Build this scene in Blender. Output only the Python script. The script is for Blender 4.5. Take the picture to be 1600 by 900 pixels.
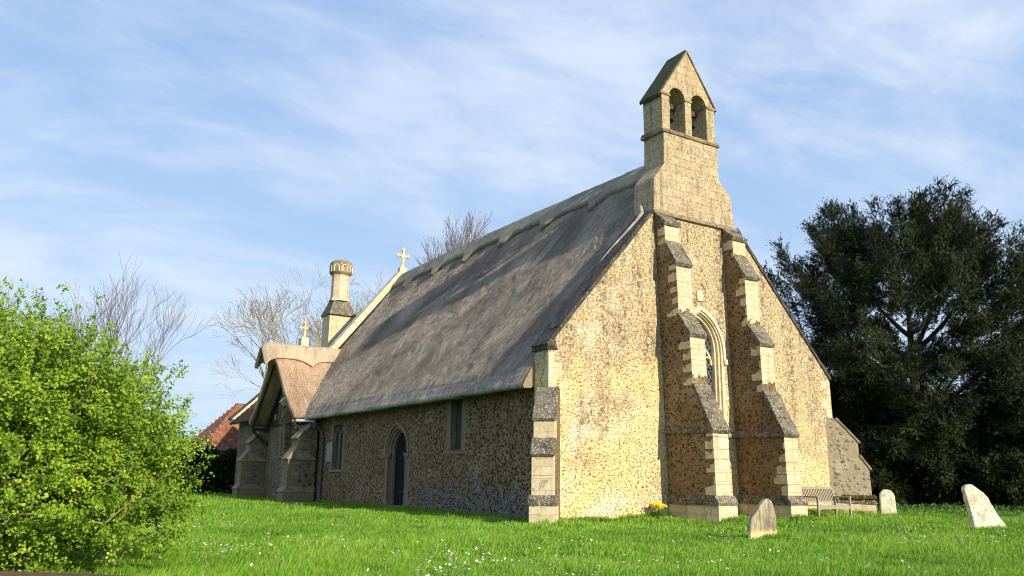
import bpy, math, random
import numpy as np
from mathutils import Vector, Matrix, noise, geometry
for o in list(bpy.data.objects): bpy.data.objects.remove(o)
SC = bpy.context.scene
COL = SC.collection
rng = np.random.default_rng(7)
random.seed(7)

# ------------------------------------------------------------ camera
def cam_rot(yaw, pitch, roll):
    f = np.array([math.sin(yaw)*math.cos(pitch), math.cos(yaw)*math.cos(pitch), math.sin(pitch)])
    r = np.cross(f, [0, 0, 1]); r /= np.linalg.norm(r); u = np.cross(r, f)
    c, s = math.cos(roll), math.sin(roll)
    return np.array([c*r+s*u, -s*r+c*u, f])
R = cam_rot(*np.radians([32.494, 12.901, .818]))
CAM = np.array([-12.92, -18.11, 1.10])
cam = bpy.data.objects.new('camera', bpy.data.cameras.new('camera'))
COL.objects.link(cam); SC.camera = cam
M = Matrix(((R[0][0], R[1][0], -R[2][0], CAM[0]), (R[0][1], R[1][1], -R[2][1], CAM[1]), (R[0][2], R[1][2], -R[2][2], CAM[2]), (0, 0, 0, 1)))
cam.matrix_world = M
cam.data.sensor_width = 36; cam.data.lens = 1306.2/1600*36
cam.data.clip_start = .05; cam.data.clip_end = 3000
VF = np.array([R[2][0], R[2][1]]); VF /= np.linalg.norm(VF); VR = np.array([VF[1], -VF[0]])

# ------------------------------------------------------------ light
SUN_T = .135          # tan of azimuth east of -Y
EL = math.radians(20.5)
h = math.cos(EL); k = 1/math.hypot(1, SUN_T)
SD = Vector((h*SUN_T*k, -h*k, math.sin(EL)))     # towards the sun
sun = bpy.data.objects.new('sun', bpy.data.lights.new('sun', 'SUN'))
COL.objects.link(sun)
sun.data.energy = 4.8; sun.data.angle = math.radians(.5); sun.data.color = (1, .90, .71)
sun.rotation_euler = SD.to_track_quat('Z', 'Y').to_euler()
W = bpy.data.worlds.new('World'); SC.world = W; W.use_nodes = True
SC.view_settings.view_transform = 'Standard'; SC.view_settings.look = 'None'
SC.view_settings.exposure = .24; SC.view_settings.gamma = 1
SC.render.engine = 'CYCLES'
SC.cycles.filter_width = 1.05

class NT:
    def __init__(s, t): s.t = t; s.t.nodes.clear()
    def n(s, ty, ins=None, **pr):
        nd = s.t.nodes.new('ShaderNode'+ty)
        for a, b in pr.items(): setattr(nd, a, b)
        for a, b in (ins or {}).items():
            so = nd.inputs[a]
            if isinstance(b, bpy.types.NodeSocket): s.t.links.new(b, so)
            else:
                if isinstance(b, (tuple, list)) and len(b) == 3 and so.type == 'RGBA': b = (*b, 1)
                so.default_value = b
        return nd
    def math(s, op, a, b=0., c=0., clamp=False):
        return s.n('Math', {0: a, 1: b, 2: c}, operation=op, use_clamp=clamp).outputs[0]
    def mix(s, f, a, b, bt='MIX'):
        nd = s.n('Mix', {}, data_type='RGBA', blend_type=bt)
        for i, v in ((0, f), (6, a), (7, b)):
            so = nd.inputs[i]
            if isinstance(v, bpy.types.NodeSocket): s.t.links.new(v, so)
            else: so.default_value = v if i == 0 else (*v, 1)
        return nd.outputs[2]
    def ramp(s, f, stops, interp='LINEAR'):
        nd = s.n('ValToRGB', {'Fac': f}); cr = nd.color_ramp; cr.interpolation = interp
        while len(cr.elements) < len(stops): cr.elements.new(.5)
        for e, (p, c) in zip(cr.elements, stops):
            e.position = p; e.color = (*c, 1) if isinstance(c, (tuple, list)) else (c, c, c, 1)
        return nd.outputs[0]
    def noise(s, v, sc, det=4, rough=.55, out='Fac'):
        return s.n('TexNoise', {'Vector': v, 'Scale': sc, 'Detail': det, 'Roughness': rough}).outputs[out]
    def smooth(s, v, a, b, lo=0., hi=1.):
        return s.n('MapRange', {'Value': v, 'From Min': a, 'From Max': b, 'To Min': lo, 'To Max': hi}, interpolation_type='SMOOTHSTEP').outputs[0]

w = NT(W.node_tree)
tc = w.n('TexCoord').outputs['Generated']
sky = w.n('TexSky', {}, sky_type='NISHITA')
sky.sun_disc = False; sky.sun_elevation = EL
sky.sun_rotation = math.atan2(SD.x, SD.y); sky.air_density = 1.0; sky.dust_density = 1.3; sky.ozone_density = 2.2
sp = w.n('SeparateXYZ', {'Vector': tc}).outputs
zz = w.math('ADD', w.math('MAXIMUM', sp[2], 0.), .22)
pv = w.n('CombineXYZ', {0: w.math('DIVIDE', sp[0], zz), 1: w.math('DIVIDE', sp[1], zz), 2: 0.}).outputs[0]
mp = w.n('Mapping', {'Vector': pv, 'Rotation': (0, 0, .55), 'Scale': (.6, 1.05, 1)}).outputs[0]
wob = w.n('TexNoise', {'Vector': mp, 'Scale': 1.1, 'Detail': 3}).outputs['Color']
mv = w.n('VectorMath', {0: mp, 1: w.n('VectorMath', {0: wob, 1: (.6, .6, 0)}, operation='MULTIPLY').outputs[0]}, operation='ADD').outputs[0]
c1 = w.noise(mv, 1.05, 8, .60); c2 = w.noise(mv, 6., 6, .62)
cl = w.math('ADD', w.math('MULTIPLY', c1, .78), w.math('MULTIPLY', c2, .22))
cm = w.smooth(cl, .39, .64)
hz = w.smooth(sp[2], -.05, .68, 1., 0.)
rt = w.smooth(w.math('ADD', w.math('MULTIPLY', sp[0], .8), w.math('MULTIPLY', sp[1], -.25)), .0, .9)
bg = w.mix(.80, sky.outputs[0], (2.5, 4.1, 7.3))
bg = w.mix(w.math('MULTIPLY', hz, .80), bg, (4.9, 6.5, 8.2))
bg = w.mix(w.math('MULTIPLY', cm, w.math('MULTIPLY_ADD', rt, .36, .60)), bg, (7.3, 7.9, 8.7))
bgn = w.n('Background', {'Color': bg, 'Strength': .106})
w.n('OutputWorld', {'Surface': bgn.outputs[0]})

# ------------------------------------------------------------ helpers
def setp(o, label=None, cat=None, group=None, kind=None):
    for a, b in (('label', label), ('category', cat), ('group', group), ('kind', kind)):
        if b: o[a] = b
    return o
def empty(name, loc=(0, 0, 0), rz=0, **kw):
    o = bpy.data.objects.new(name, None); COL.objects.link(o); o.location = loc; o.rotation_euler = (0, 0, rz)
    o.empty_display_size = .3
    return setp(o, **kw)
class MB:
    def __init__(s): s.v = []; s.f = []
    def add(s, vs, fs):
        b = len(s.v); s.v += [tuple(v) for v in vs]; s.f += [tuple(i+b for i in f) for f in fs]; return s
    def box(s, x0, x1, y0, y1, z0, z1):
        return s.add([(x, y, z) for z in (z0, z1) for y in (y0, y1) for x in (x0, x1)],
                     [(0, 2, 3, 1), (4, 5, 7, 6), (0, 1, 5, 4), (2, 6, 7, 3), (0, 4, 6, 2), (1, 3, 7, 5)])
    def prism(s, poly, fn, d0, d1, holes=()):
        loops = [list(poly)]+[list(q) for q in holes]
        tr = geometry.tessellate_polygon([[Vector((a, b, 0)) for a, b in l] for l in loops])
        fl = [p for l in loops for p in l]; n = len(fl)
        vs = [fn(a, b, d0) for a, b in fl]+[fn(a, b, d1) for a, b in fl]
        fs = [tuple(t) for t in tr]+[tuple(i+n for i in reversed(t)) for t in tr]
        b = 0
        for l in loops:
            m = len(l)
            for i in range(m):
                j = (i+1) % m; fs.append((b+i, b+j, b+j+n, b+i+n))
            b += m
        return s.add(vs, fs)
    def tube(s, pts, rad, seg=8, cap=True):
        pts = [Vector(p) for p in pts]; rings = []
        if not hasattr(rad, '__len__'): rad = [rad]*len(pts)
        vs = []; n = len(pts); prev = None
        for i, p in enumerate(pts):
            t = (pts[min(i+1, n-1)]-pts[max(i-1, 0)]).normalized()
            if prev is None: a = t.orthogonal().normalized()
            else: a = (prev-t*prev.dot(t)).normalized()
            prev = a; b = t.cross(a)
            for q in range(seg):
                an = 2*math.pi*q/seg; vs.append(p+(a*math.cos(an)+b*math.sin(an))*rad[i])
        fs = [(i*seg+q, i*seg+(q+1) % seg, (i+1)*seg+(q+1) % seg, (i+1)*seg+q) for i in range(n-1) for q in range(seg)]
        if cap: fs += [tuple(reversed(range(seg))), tuple(range((n-1)*seg, n*seg))]
        return s.add(vs, fs)
    def lathe(s, prof, c, seg=8, rot=0., sx=1, sy=1):
        vs = []; n = len(prof)
        for r, z in prof:
            for q in range(seg):
                a = 2*math.pi*(q+.5)/seg+rot; vs.append((c[0]+r*math.cos(a)*sx, c[1]+r*math.sin(a)*sy, c[2]+z))
        fs = [(i*seg+q, i*seg+(q+1) % seg, (i+1)*seg+(q+1) % seg, (i+1)*seg+q) for i in range(n-1) for q in range(seg)]
        fs += [tuple(reversed(range(seg))), tuple(range((n-1)*seg, n*seg))]
        return s.add(vs, fs)
    def clusters(s, tol=.015):
        # separate pieces: connected faces, merged when their boxes touch
        n = len(s.v); p = list(range(n))
        def fd(a):
            while p[a] != a: p[a] = p[p[a]]; a = p[a]
            return a
        for f in s.f:
            for q in f[1:]: p[fd(q)] = fd(f[0])
        g = {}
        for i in range(n): g.setdefault(fd(i), []).append(i)
        bx = {k_: (np.min([s.v[i] for i in l], 0)-tol, np.max([s.v[i] for i in l], 0)+tol) for k_, l in g.items()}
        ks = list(g)
        for i, a in enumerate(ks):
            for b in ks[i+1:]:
                if fd(a) != fd(b) and np.all(bx[a][0] < bx[b][1]) and np.all(bx[b][0] < bx[a][1]): p[fd(a)] = fd(b)
        out = {}
        for f in s.f:
            r_ = fd(f[0]); m = out.setdefault(r_, (MB(), {}))
            for q in f:
                if q not in m[1]: m[1][q] = len(m[0].v); m[0].v.append(s.v[q])
            m[0].f.append(tuple(m[1][q] for q in f))
        return [m[0] for m in out.values()]
    def build(s, name, mat, parent=None, split=False, **kw):
        if split or (parent is not None and len(s.f) < 2500 and name not in ('branches', 'trunk', 'stems')):
            o = None
            for m in s.clusters(): o = m.build1(name, mat, parent, **kw)
            return o
        return s.build1(name, mat, parent, **kw)
    def build1(s, name, mat, parent=None, bevel=0, smooth=False, rough=0, **kw):
        me = bpy.data.meshes.new(name); me.from_pydata(s.v, [], s.f); me.validate(); 
        import bmesh
        bm = bmesh.new(); bm.from_mesh(me); bmesh.ops.recalc_face_normals(bm, faces=bm.faces); bm.to_mesh(me); bm.free()
        o = bpy.data.objects.new(name, me); COL.objects.link(o); me.materials.append(mat)
        if parent: o.parent = parent
        if smooth:
            for p in me.polygons: p.use_smooth = True
        if rough:
            q = o.modifiers.new('sub', 'SUBSURF'); q.subdivision_type = 'SIMPLE'; q.levels = q.render_levels = 3
            tx = bpy.data.textures.new('rough', 'CLOUDS'); tx.noise_scale = .18; tx.noise_depth = 3
            d = o.modifiers.new('d', 'DISPLACE'); d.texture = tx; d.strength = rough; d.mid_level = .5; d.texture_coords = 'GLOBAL'
        elif bevel:
            q = o.modifiers.new('b', 'BEVEL'); q.width = bevel; q.segments = 2; q.limit_method = 'ANGLE'; q.angle_limit = .6
        return setp(o, **kw)
def fast(name, V, Fc, mat, parent=None, rnd=None, mi=None, mats=None, smooth=False, uv=None, **kw):
    V = np.asarray(V, np.float32).reshape(-1, 3); Fc = np.asarray(Fc, np.int32); k = Fc.shape[1]
    me = bpy.data.meshes.new(name)
    me.vertices.add(len(V)); me.vertices.foreach_set('co', V.ravel())
    me.loops.add(Fc.size); me.loops.foreach_set('vertex_index', Fc.ravel())
    me.polygons.add(len(Fc)); me.polygons.foreach_set('loop_start', np.arange(0, Fc.size, k, dtype=np.int32))
    for m in (mats or [mat]): me.materials.append(m)
    if mi is not None: me.polygons.foreach_set('material_index', np.asarray(mi, np.int32))
    if smooth: me.polygons.foreach_set('use_smooth', np.ones(len(Fc), bool))
    me.update(calc_edges=True)
    if rnd is not None:
        a = me.attributes.new('rnd', 'FLOAT', 'POINT'); a.data.foreach_set('value', np.asarray(rnd, np.float32))
    if uv is not None:
        u = me.uv_layers.new(name='UVMap'); u.data.foreach_set('uv', np.asarray(uv, np.float32)[Fc.ravel()].ravel())
    o = bpy.data.objects.new(name, me); COL.objects.link(o)
    if parent: o.parent = parent
    return setp(o, **kw)
XZ = lambda a, b, d: (a, d, b)      # profile in x,z swept along y
YZ = lambda a, b, d: (d, a, b)
XY = lambda a, b, d: (a, b, d)
def parch(cx, z0, zs, hw, rise, n=9):
    """pointed arch outline: jambs from z0 to the springing zs, two arcs meeting at zs+rise"""
    r = (hw*hw+rise*rise)/(2*hw); pts = [(cx-hw, z0)]
    a1 = math.atan2(rise, r-hw)
    for i in range(n+1):
        a = a1*i/n; pts.append((cx-hw+r-r*math.cos(a), zs+r*math.sin(a)))
    for i in range(n-1, -1, -1):
        a = a1*i/n; pts.append((cx+hw-r+r*math.cos(a), zs+r*math.sin(a)))
    pts.append((cx+hw, z0)); return pts
def rarch(cx, z0, zs, hw, n=12):
    return [(cx-hw, z0)]+[(cx-hw*math.cos(math.pi*i/n), zs+hw*math.sin(math.pi*i/n)) for i in range(n+1)]+[(cx+hw, z0)]

# ------------------------------------------------------------ materials
def mat(name):
    m = bpy.data.materials.new(name); m.use_nodes = True; return m, NT(m.node_tree)
def finish(t, col, rough=.9, bump=None, bs=.5, bd=.02, spec=.2, extra=None):
    ins = {'Base Color': col, 'Roughness': rough, 'Specular IOR Level': spec}
    if bump is not None: ins['Normal'] = t.n('Bump', {'Height': bump, 'Strength': bs, 'Distance': bd}).outputs[0]
    ins.update(extra or {})
    b = t.n('BsdfPrincipled', ins); t.n('OutputMaterial', {'Surface': b.outputs[0]}); return b

def rubble(name, mortar, cols, sc=8., lo=.30, hi=.40, up=0., flint=0., dark=0., base=.55):
    m, t = mat(name)
    P = t.n('NewGeometry').outputs['Position']; S = t.n('SeparateXYZ', {'Vector': P}).outputs
    wob = t.n('TexNoise', {'Vector': P, 'Scale': 5., 'Detail': 3}).outputs['Color']
    v = t.n('VectorMath', {0: P, 1: t.n('VectorMath', {0: wob, 1: (.07, .07, .07)}, operation='MULTIPLY').outputs[0]}, operation='ADD').outputs[0]
    v = t.n('Mapping', {'Vector': v, 'Scale': (1, 1, 1.35)}).outputs[0]
    vo = t.n('TexVoronoi', {'Vector': v, 'Scale': sc, 'Randomness': .95})
    d, cc = vo.outputs['Distance'], vo.outputs['Color']
    vs = t.n('SeparateColor', {'Color': cc}).outputs
    thr = t.math('MULTIPLY_ADD', vs[1], .22, -.11)
    dd = t.math('ADD', d, thr)
    peb = t.smooth(dd, lo, hi, 1., 0.)
    patch = t.noise(P, .55, 4, .6)
    thin = t.smooth(patch, .40, .62)           # where the render covers the stones
    peb2 = t.math('MULTIPLY', peb, t.math('MULTIPLY_ADD', thin, 1-base, base))
    pc = t.ramp(vs[0], [(i/len(cols), c) for i, c in enumerate(cols)], 'CONSTANT')
    pc = t.mix(t.math('MULTIPLY', t.noise(P, 60., 3), .5), pc, t.mix(1., pc, (.55, .5, .45), 'MULTIPLY'))
    mo = t.mix(t.smooth(t.noise(P, 2.2, 5, .65), .35, .7), mortar, tuple(c*q for c, q in zip(mortar, (.80, .76, .74))))
    mo = t.mix(t.smooth(t.noise(P, 26., 4, .7), .45, .75), mo, tuple(c*.7 for c in mortar))
    mo = t.mix(t.smooth(t.noise(P, .9, 3, .6), .52, .66), mo, tuple(min(1, c*q) for c, q in zip(mortar, (1.12, 1.2, 1.4))))
    col = t.mix(peb2, mo, pc)
    if flint:     # grey knapped flints low down near the corner
        fm = t.math('MULTIPLY', t.smooth(t.math('ADD', S[2], t.math('MULTIPLY', t.noise(P, 1.3, 3), 2.4)), 1.7, 2.5, 1., 0.), t.smooth(S[1], 7., 9.5, 1., 0.))
        fc = t.ramp(vs[2], [(0, (.03, .028, .026)), (.35, (.075, .07, .065)), (.65, (.14, .13, .12)), (.9, (.34, .32, .29))], 'CONSTANT')
        col = t.mix(t.math('MULTIPLY', fm, flint), col, t.mix(peb, (.17, .15, .125), fc))
    if up:        # weather staining and lichen on the upper wall
        low = t.noise(P, .42, 3, .55)
        hgt = t.math('MULTIPLY', S[2], .055)
        wm = t.smooth(t.math('ADD', low, hgt), .54, .78)          # weathered zone grows upwards, in patches
        wm = t.math('MULTIPLY', wm, up)
        st = t.n('Mapping', {'Vector': P, 'Scale': (1.5, 1.5, .20)}).outputs[0]
        sm = t.smooth(t.noise(st, 1.3, 5, .65), .44, .60)
        sp1 = t.smooth(t.noise(P, 5.5, 5, .75), .44, .58)
        sp2 = t.smooth(t.noise(P, 12., 4, .75), .47, .58)
        col = t.mix(t.math('MULTIPLY', wm, .55), col, (.50, .385, .25))
        col = t.mix(t.math('MULTIPLY', wm, t.math('MULTIPLY', sp2, .72)), col, (.17, .12, .08))
        col = t.mix(t.math('MULTIPLY', t.math('MULTIPLY', wm, sm), t.math('MULTIPLY', sp1, .85)), col, (.10, .08, .06))
        lime = t.math('MULTIPLY', t.smooth(t.noise(P, 1.1, 4, .6), .50, .66), t.smooth(S[0], .2, 3.6, 1., .25))
        col = t.mix(t.math('MULTIPLY', lime, .55), col, (.80, .74, .58))
        col = t.mix(t.math('MULTIPLY', t.smooth(t.noise(P, 13., 3, .6), .60, .66), t.math('MULTIPLY_ADD', wm, .65, .25)), col, (.80, .74, .62))
    else:
        col = t.mix(t.smooth(t.noise(P, 19., 3, .6), .65, .70), col, (.5, .47, .4))
    if dark: col = t.mix(dark, col, (.1, .08, .05))
    H = t.math('ADD', t.math('MULTIPLY', t.math('SUBTRACT', 1., t.smooth(dd, .05, .5)), 1.), t.math('MULTIPLY', t.noise(P, 30., 4, .7), .6))
    finish(t, col, .93, H, .8, .03)
    return m
M_gable = rubble('rubble_gable', (.82, .62, .30), [(.30, .18, .08), (.45, .29, .13), (.22, .125, .06), (.60, .43, .22), (.42, .30, .17), (.72, .63, .46), (.17, .10, .055), (.52, .36, .18)], 12.5, .30, .43, up=1., base=.72)
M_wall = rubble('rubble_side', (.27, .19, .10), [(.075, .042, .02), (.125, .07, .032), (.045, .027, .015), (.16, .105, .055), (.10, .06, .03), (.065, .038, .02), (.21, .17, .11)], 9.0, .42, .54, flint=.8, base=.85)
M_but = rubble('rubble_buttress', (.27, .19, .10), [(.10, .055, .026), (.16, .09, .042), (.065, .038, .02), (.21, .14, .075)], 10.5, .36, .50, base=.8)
M_trans = rubble('rubble_far', (.22, .175, .115), [(.13, .10, .065), (.08, .06, .04), (.19, .155, .11), (.10, .075, .05)], 5.5, .36, .46)
M_grub = rubble('rubble_grey', (.42, .35, .24), [(.22, .18, .13), (.32, .27, .19), (.17, .13, .09), (.45, .40, .30)], 6.5, .36, .46, up=.6)

def ashlar(name, base, dirty=.3, rough=1., bw=.46, bh=.29, alt=(.84, .78, .70), mj=.55, ms=.007):
    m, t = mat(name)
    P = t.n('NewGeometry').outputs['Position']; S = t.n('SeparateXYZ', {'Vector': P}).outputs
    wv = t.noise(P, 2., 2)
    v = t.n('CombineXYZ', {0: t.math('ADD', t.math('ADD', S[0], S[1]), t.math('MULTIPLY', wv, .05)), 1: t.math('ADD', S[2], t.math('MULTIPLY', t.noise(P, 1.4, 2), .06)), 2: 0.}).outputs[0]
    br = t.n('TexBrick', {'Vector': v, 'Color1': base, 'Color2': tuple(c*a for c, a in zip(base, alt)), 'Mortar': tuple(c*mj for c in base), 'Scale': 1., 'Mortar Size': ms, 'Mortar Smooth': .4, 'Bias': 0., 'Brick Width': bw, 'Row Height': bh}, offset=.43, squash=1.)
    col = br.outputs['Color']
    col = t.mix(t.smooth(t.noise(P, 3.1, 5, .65), .42, .68), col, tuple(c*q for c, q in zip(base, (.80, .74, .66))))
    col = t.mix(t.math('MULTIPLY', t.smooth(t.noise(P, 13., 5, .7), .5, .66), dirty), col, (.13, .105, .07))
    st = t.n('Mapping', {'Vector': P, 'Scale': (2.2, 2.2, .3)}).outputs[0]
    col = t.mix(t.math('MULTIPLY', t.smooth(t.noise(st, 2., 5, .65), .5, .68), dirty), col, (.2, .16, .1))
    col = t.mix(t.math('MULTIPLY', t.smooth(t.noise(P, 34., 3), .60, .66), .55), col, (.74, .70, .6))
    H = t.math('ADD', t.math('MULTIPLY', br.outputs['Fac'], -1.), t.math('MULTIPLY', t.noise(P, 22., 5, .7), .7*rough))
    finish(t, col, .9, H, .6, .016)
    return m
M_ash = ashlar('ashlar_cream', (.76, .645, .44), .35)
M_ash_bell = ashlar('ashlar_bellcote', (.56, .45, .29), .9, 1.5, .42, .27, mj=.42, ms=.009)
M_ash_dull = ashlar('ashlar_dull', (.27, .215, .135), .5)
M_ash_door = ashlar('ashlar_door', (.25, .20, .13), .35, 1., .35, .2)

def stone(name, base, dark, lich=(.62, .6, .52), la=.6, sc=1.):
    m, t = mat(name)
    P = t.n('NewGeometry').outputs['Position']
    col = t.mix(t.smooth(t.noise(P, 4.*sc, 5, .65), .38, .66), base, dark)
    col = t.mix(t.smooth(t.noise(P, 30.*sc, 4, .7), .5, .7), col, tuple(c*.6 for c in dark))
    col = t.mix(t.math('MULTIPLY', t.smooth(t.noise(P, 19.*sc, 4, .6), .56, .63), la), col, lich)
    finish(t, col, .92, t.noise(P, 24.*sc, 6, .7), .7, .02)
    return m
M_slab = stone('weathered_slab', (.22, .185, .135), (.08, .068, .052), (.58, .53, .43), .7)
M_string = stone('string_stone', (.36, .29, .18), (.16, .125, .08), (.55, .5, .38), .4)
M_coping = stone('coping_stone', (.10, .085, .07), (.035, .03, .027), (.55, .52, .46), .35)
M_bellroof = stone('mossy_roof_slab', (.075, .085, .04), (.045, .05, .022), (.2, .2, .14), .3)
M_cream = stone('dressed_cream', (.84, .72, .50), (.66, .52, .32), (.8, .76, .62), .3)
M_cross = stone('cross_stone', (.80, .70, .42), (.52, .45, .22), (.75, .72, .5), .3)
M_grave1 = stone('grave_brown', (.50, .42, .29), (.27, .21, .13), (.42, .34, .2), .4)
M_grave2 = stone('grave_pale', (.78, .73, .56), (.52, .45, .31), (.85, .84, .76), .4)
M_grave3 = stone('grave_white', (.80, .75, .60), (.50, .43, .30), (.9, .88, .8), .4)
M_moss = stone('moss', (.11, .10, .02), (.05, .045, .012), (.2, .13, .04), .4)
M_plaster = stone('house_plaster', (.62, .52, .40), (.5, .4, .3), (.6, .5, .4), .3)
M_ash_fil = stone('old_mortar', (.46, .42, .35), (.28, .25, .2), (.6, .57, .5), .4)
M_lead = stone('lead_flashing', (.62, .58, .50), (.42, .38, .32), (.7, .68, .6), .3)

def thatch(name, lo, mid, hi, us=1.):
    m, t = mat(name)
    U = t.n('TexCoord').outputs['UV']
    def N(a, b, det=4, ro=.6, s=1.):
        return t.noise(t.n('Mapping', {'Vector': U, 'Scale': (a, b, 1), 'Rotation': (0, 0, .06)}).outputs[0], s, det, ro)
    A = N(9, .8, 6, .75); B = N(.55, .40, 5, .62); C = N(48, 7., 5, .8); D = N(4.0, 1.2, 4, .6)
    f = t.math('ADD', t.math('MULTIPLY', A, .36), t.math('ADD', t.math('MULTIPLY', C, .36), t.math('MULTIPLY', B, .32)))
    col = t.ramp(f, [(.40, lo), (.52, mid), (.64, hi)])
    col = t.mix(t.math('MULTIPLY', t.smooth(D, .52, .70), .4), col, lo)
    col = t.mix(t.math('MULTIPLY', t.smooth(B, .5, .65), .25), col, tuple(c*q for c, q in zip(mid, (1.25, 1.0, .85))))
    H = t.math('ADD', t.math('MULTIPLY', A, .9), t.math('ADD', t.math('MULTIPLY', C, .5), t.math('MULTIPLY', D, 1.)))
    finish(t, col, .95, H, .9, .034*us, .1)
    return m
M_thatch = thatch('thatch_grey', (.10, .082, .065), (.335, .28, .225), (.76, .68, .57))
M_ridge = thatch('thatch_ridge', (.13, .115, .085), (.27, .245, .19), (.44, .40, .31))
M_thatch2 = thatch('thatch_new', (.20, .13, .08), (.46, .32, .21), (.68, .52, .36), .8)
M_cap2 = thatch('thatch_cap_new', (.24, .17, .11), (.47, .37, .25), (.66, .55, .40), .8)

def plain(name, col, rough=.7, nz=.3, sc=12., stretch=None, metal=0., bs=.3):
    m, t = mat(name)
    P = t.n('NewGeometry').outputs['Position']
    if stretch: P = t.n('Mapping', {'Vector': P, 'Scale': stretch}).outputs[0]
    n = t.noise(P, sc, 5, .65)
    c = t.mix(t.math('MULTIPLY', t.smooth(n, .35, .65), nz), col, tuple(q*.45 for q in col))
    finish(t, c, rough, n, bs, .01, .3, {'Metallic': metal})
    return m
M_dark = plain('dark_void', (.012, .012, .012), .9)
M_door = plain('door_paint', (.008, .008, .010), .85, .5, 8., (12, 12, 1))
M_reed = plain('cut_reed', (.36, .29, .19), .95, .8, 28., None, 0, .8)
M_iron = plain('iron', (.03, .03, .032), .55, .4, 20., None, .4)
M_bell = plain('bell_bronze', (.05, .06, .05), .5, .4, 9., None, .7)
M_timber = plain('old_timber', (.10, .075, .05), .85, .5, 9., (6, 6, 1))
M_barge = plain('barge_board', (.055, .045, .035), .85, .4, 9.)
M_teak = plain('bench_wood', (.40, .34, .26), .85, .5, 14., (5, 5, 1))
M_rail = plain('fence_timber', (.17, .085, .035), .85, .8, 7., (1, 1, 6))
M_white = plain('white_paint', (.8, .8, .8), .5, .15)
M_pipe = plain('downpipe_grey', (.10, .11, .115), .6, .4)
M_boardgrey = plain('grey_board', (.055, .058, .055), .8, .4, 6.)
M_notice = plain('notice_board', (.34, .33, .28), .7, .3, 6.)
M_bark = plain('bark_yew', (.05, .038, .028), .9, .6, 6., (3, 3, .6), 0, .8)
M_twig = plain('bark_pale', (.34, .275, .165), .9, .5, 6.)
M_twig2 = plain('bark_purple', (.24, .19, .19), .9, .4, 6.)
M_twig3 = plain('bush_twig', (.36, .28, .18), .9, .4, 16.)
def glass():
    m, t = mat('leaded_glass')
    P = t.n('NewGeometry').outputs['Position']; S = t.n('SeparateXYZ', {'Vector': P}).outputs
    q = t.math('ADD', S[0], S[1])
    def ln(sg):
        a = t.math('MULTIPLY', t.math('ADD', t.math('MULTIPLY', S[2], .62), t.math('MULTIPLY', q, sg)), 7.)
        f = t.math('ABSOLUTE', t.math('SUBTRACT', t.math('FRACT', a), .5)); return t.smooth(f, .40, .46)
    l = t.math('MAXIMUM', ln(1.), ln(-1.))
    pane = t.noise(P, 9., 2)
    col = t.mix(l, t.mix(pane, (.006, .008, .010), (.025, .03, .034)), (.22, .23, .24))
    b = finish(t, col, t.math('MULTIPLY_ADD', l, .3, .3), pane, .3, .01, .35)
    return m
M_glass = glass()
def leafmat(name, a, b, c, trans=.35, rough=.6):
    m, t = mat(name)
    r = t.n('Attribute', {}, attribute_name='rnd').outputs['Fac']
    col = t.ramp(r, [(0, a), (.5, b), (1, c)])
    d = t.n('BsdfPrincipled', {'Base Color': col, 'Roughness': rough, 'Specular IOR Level': .25})
    tl = t.n('BsdfTranslucent', {'Color': t.mix(.5, col, tuple(min(1, q*1.3) for q in b))})
    mx = t.n('MixShader', {0: trans, 1: d.outputs[0], 2: tl.outputs[0]})
    t.n('OutputMaterial', {'Surface': mx.outputs[0]}); return m
M_leaf = leafmat('hawthorn_leaf', (.038, .085, .006), (.165, .285, .014), (.40, .51, .045), .15)
M_yew = leafmat('yew_leaf', (.007, .011, .004), (.022, .032, .008), (.075, .092, .022), .08)
M_hedge = leafmat('hedge_leaf', (.008, .014, .005), (.018, .032, .010), (.035, .055, .015), .1)
M_weed = leafmat('weed_leaf', (.05, .13, .02), (.09, .2, .04), (.16, .28, .08), .3)
def leafmat2(name, a, b, c, dead, trans, rough):
    m = leafmat(name, a, b, c, trans, rough); t = m.node_tree; rp = [n for n in t.nodes if n.type == 'VALTORGB'][0]; at = [n for n in t.nodes if n.type == 'ATTRIBUTE'][0]
    mx = t.nodes.new('ShaderNodeMix'); mx.data_type = 'RGBA'; mx.inputs[7].default_value = (*dead, 1)
    gt = t.nodes.new('ShaderNodeMath'); gt.operation = 'GREATER_THAN'; gt.inputs[1].default_value = 1.3; t.links.new(at.outputs['Fac'], gt.inputs[0]); t.links.new(gt.outputs[0], mx.inputs[0])
    for l in list(rp.outputs[0].links): to = l.to_socket; t.links.remove(l); t.links.new(mx.outputs[2], to)
    t.links.new(rp.outputs[0], mx.inputs[6]); return m
M_grass = leafmat2('grass_blade', (.075, .17, .012), (.19, .39, .024), (.40, .55, .08), (.42, .36, .18), .33, .55)
M_litter = leafmat('dry_leaf', (.10, .05, .02), (.24, .13, .05), (.42, .28, .12), .1)
M_petal = leafmat('daisy_petal', (.8, .8, .78), (.9, .9, .88), (.95, .95, .93), .2)
M_yell = leafmat('daffodil_petal', (.85, .62, .02), (.95, .78, .03), (1, .85, .1), .3)

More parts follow.
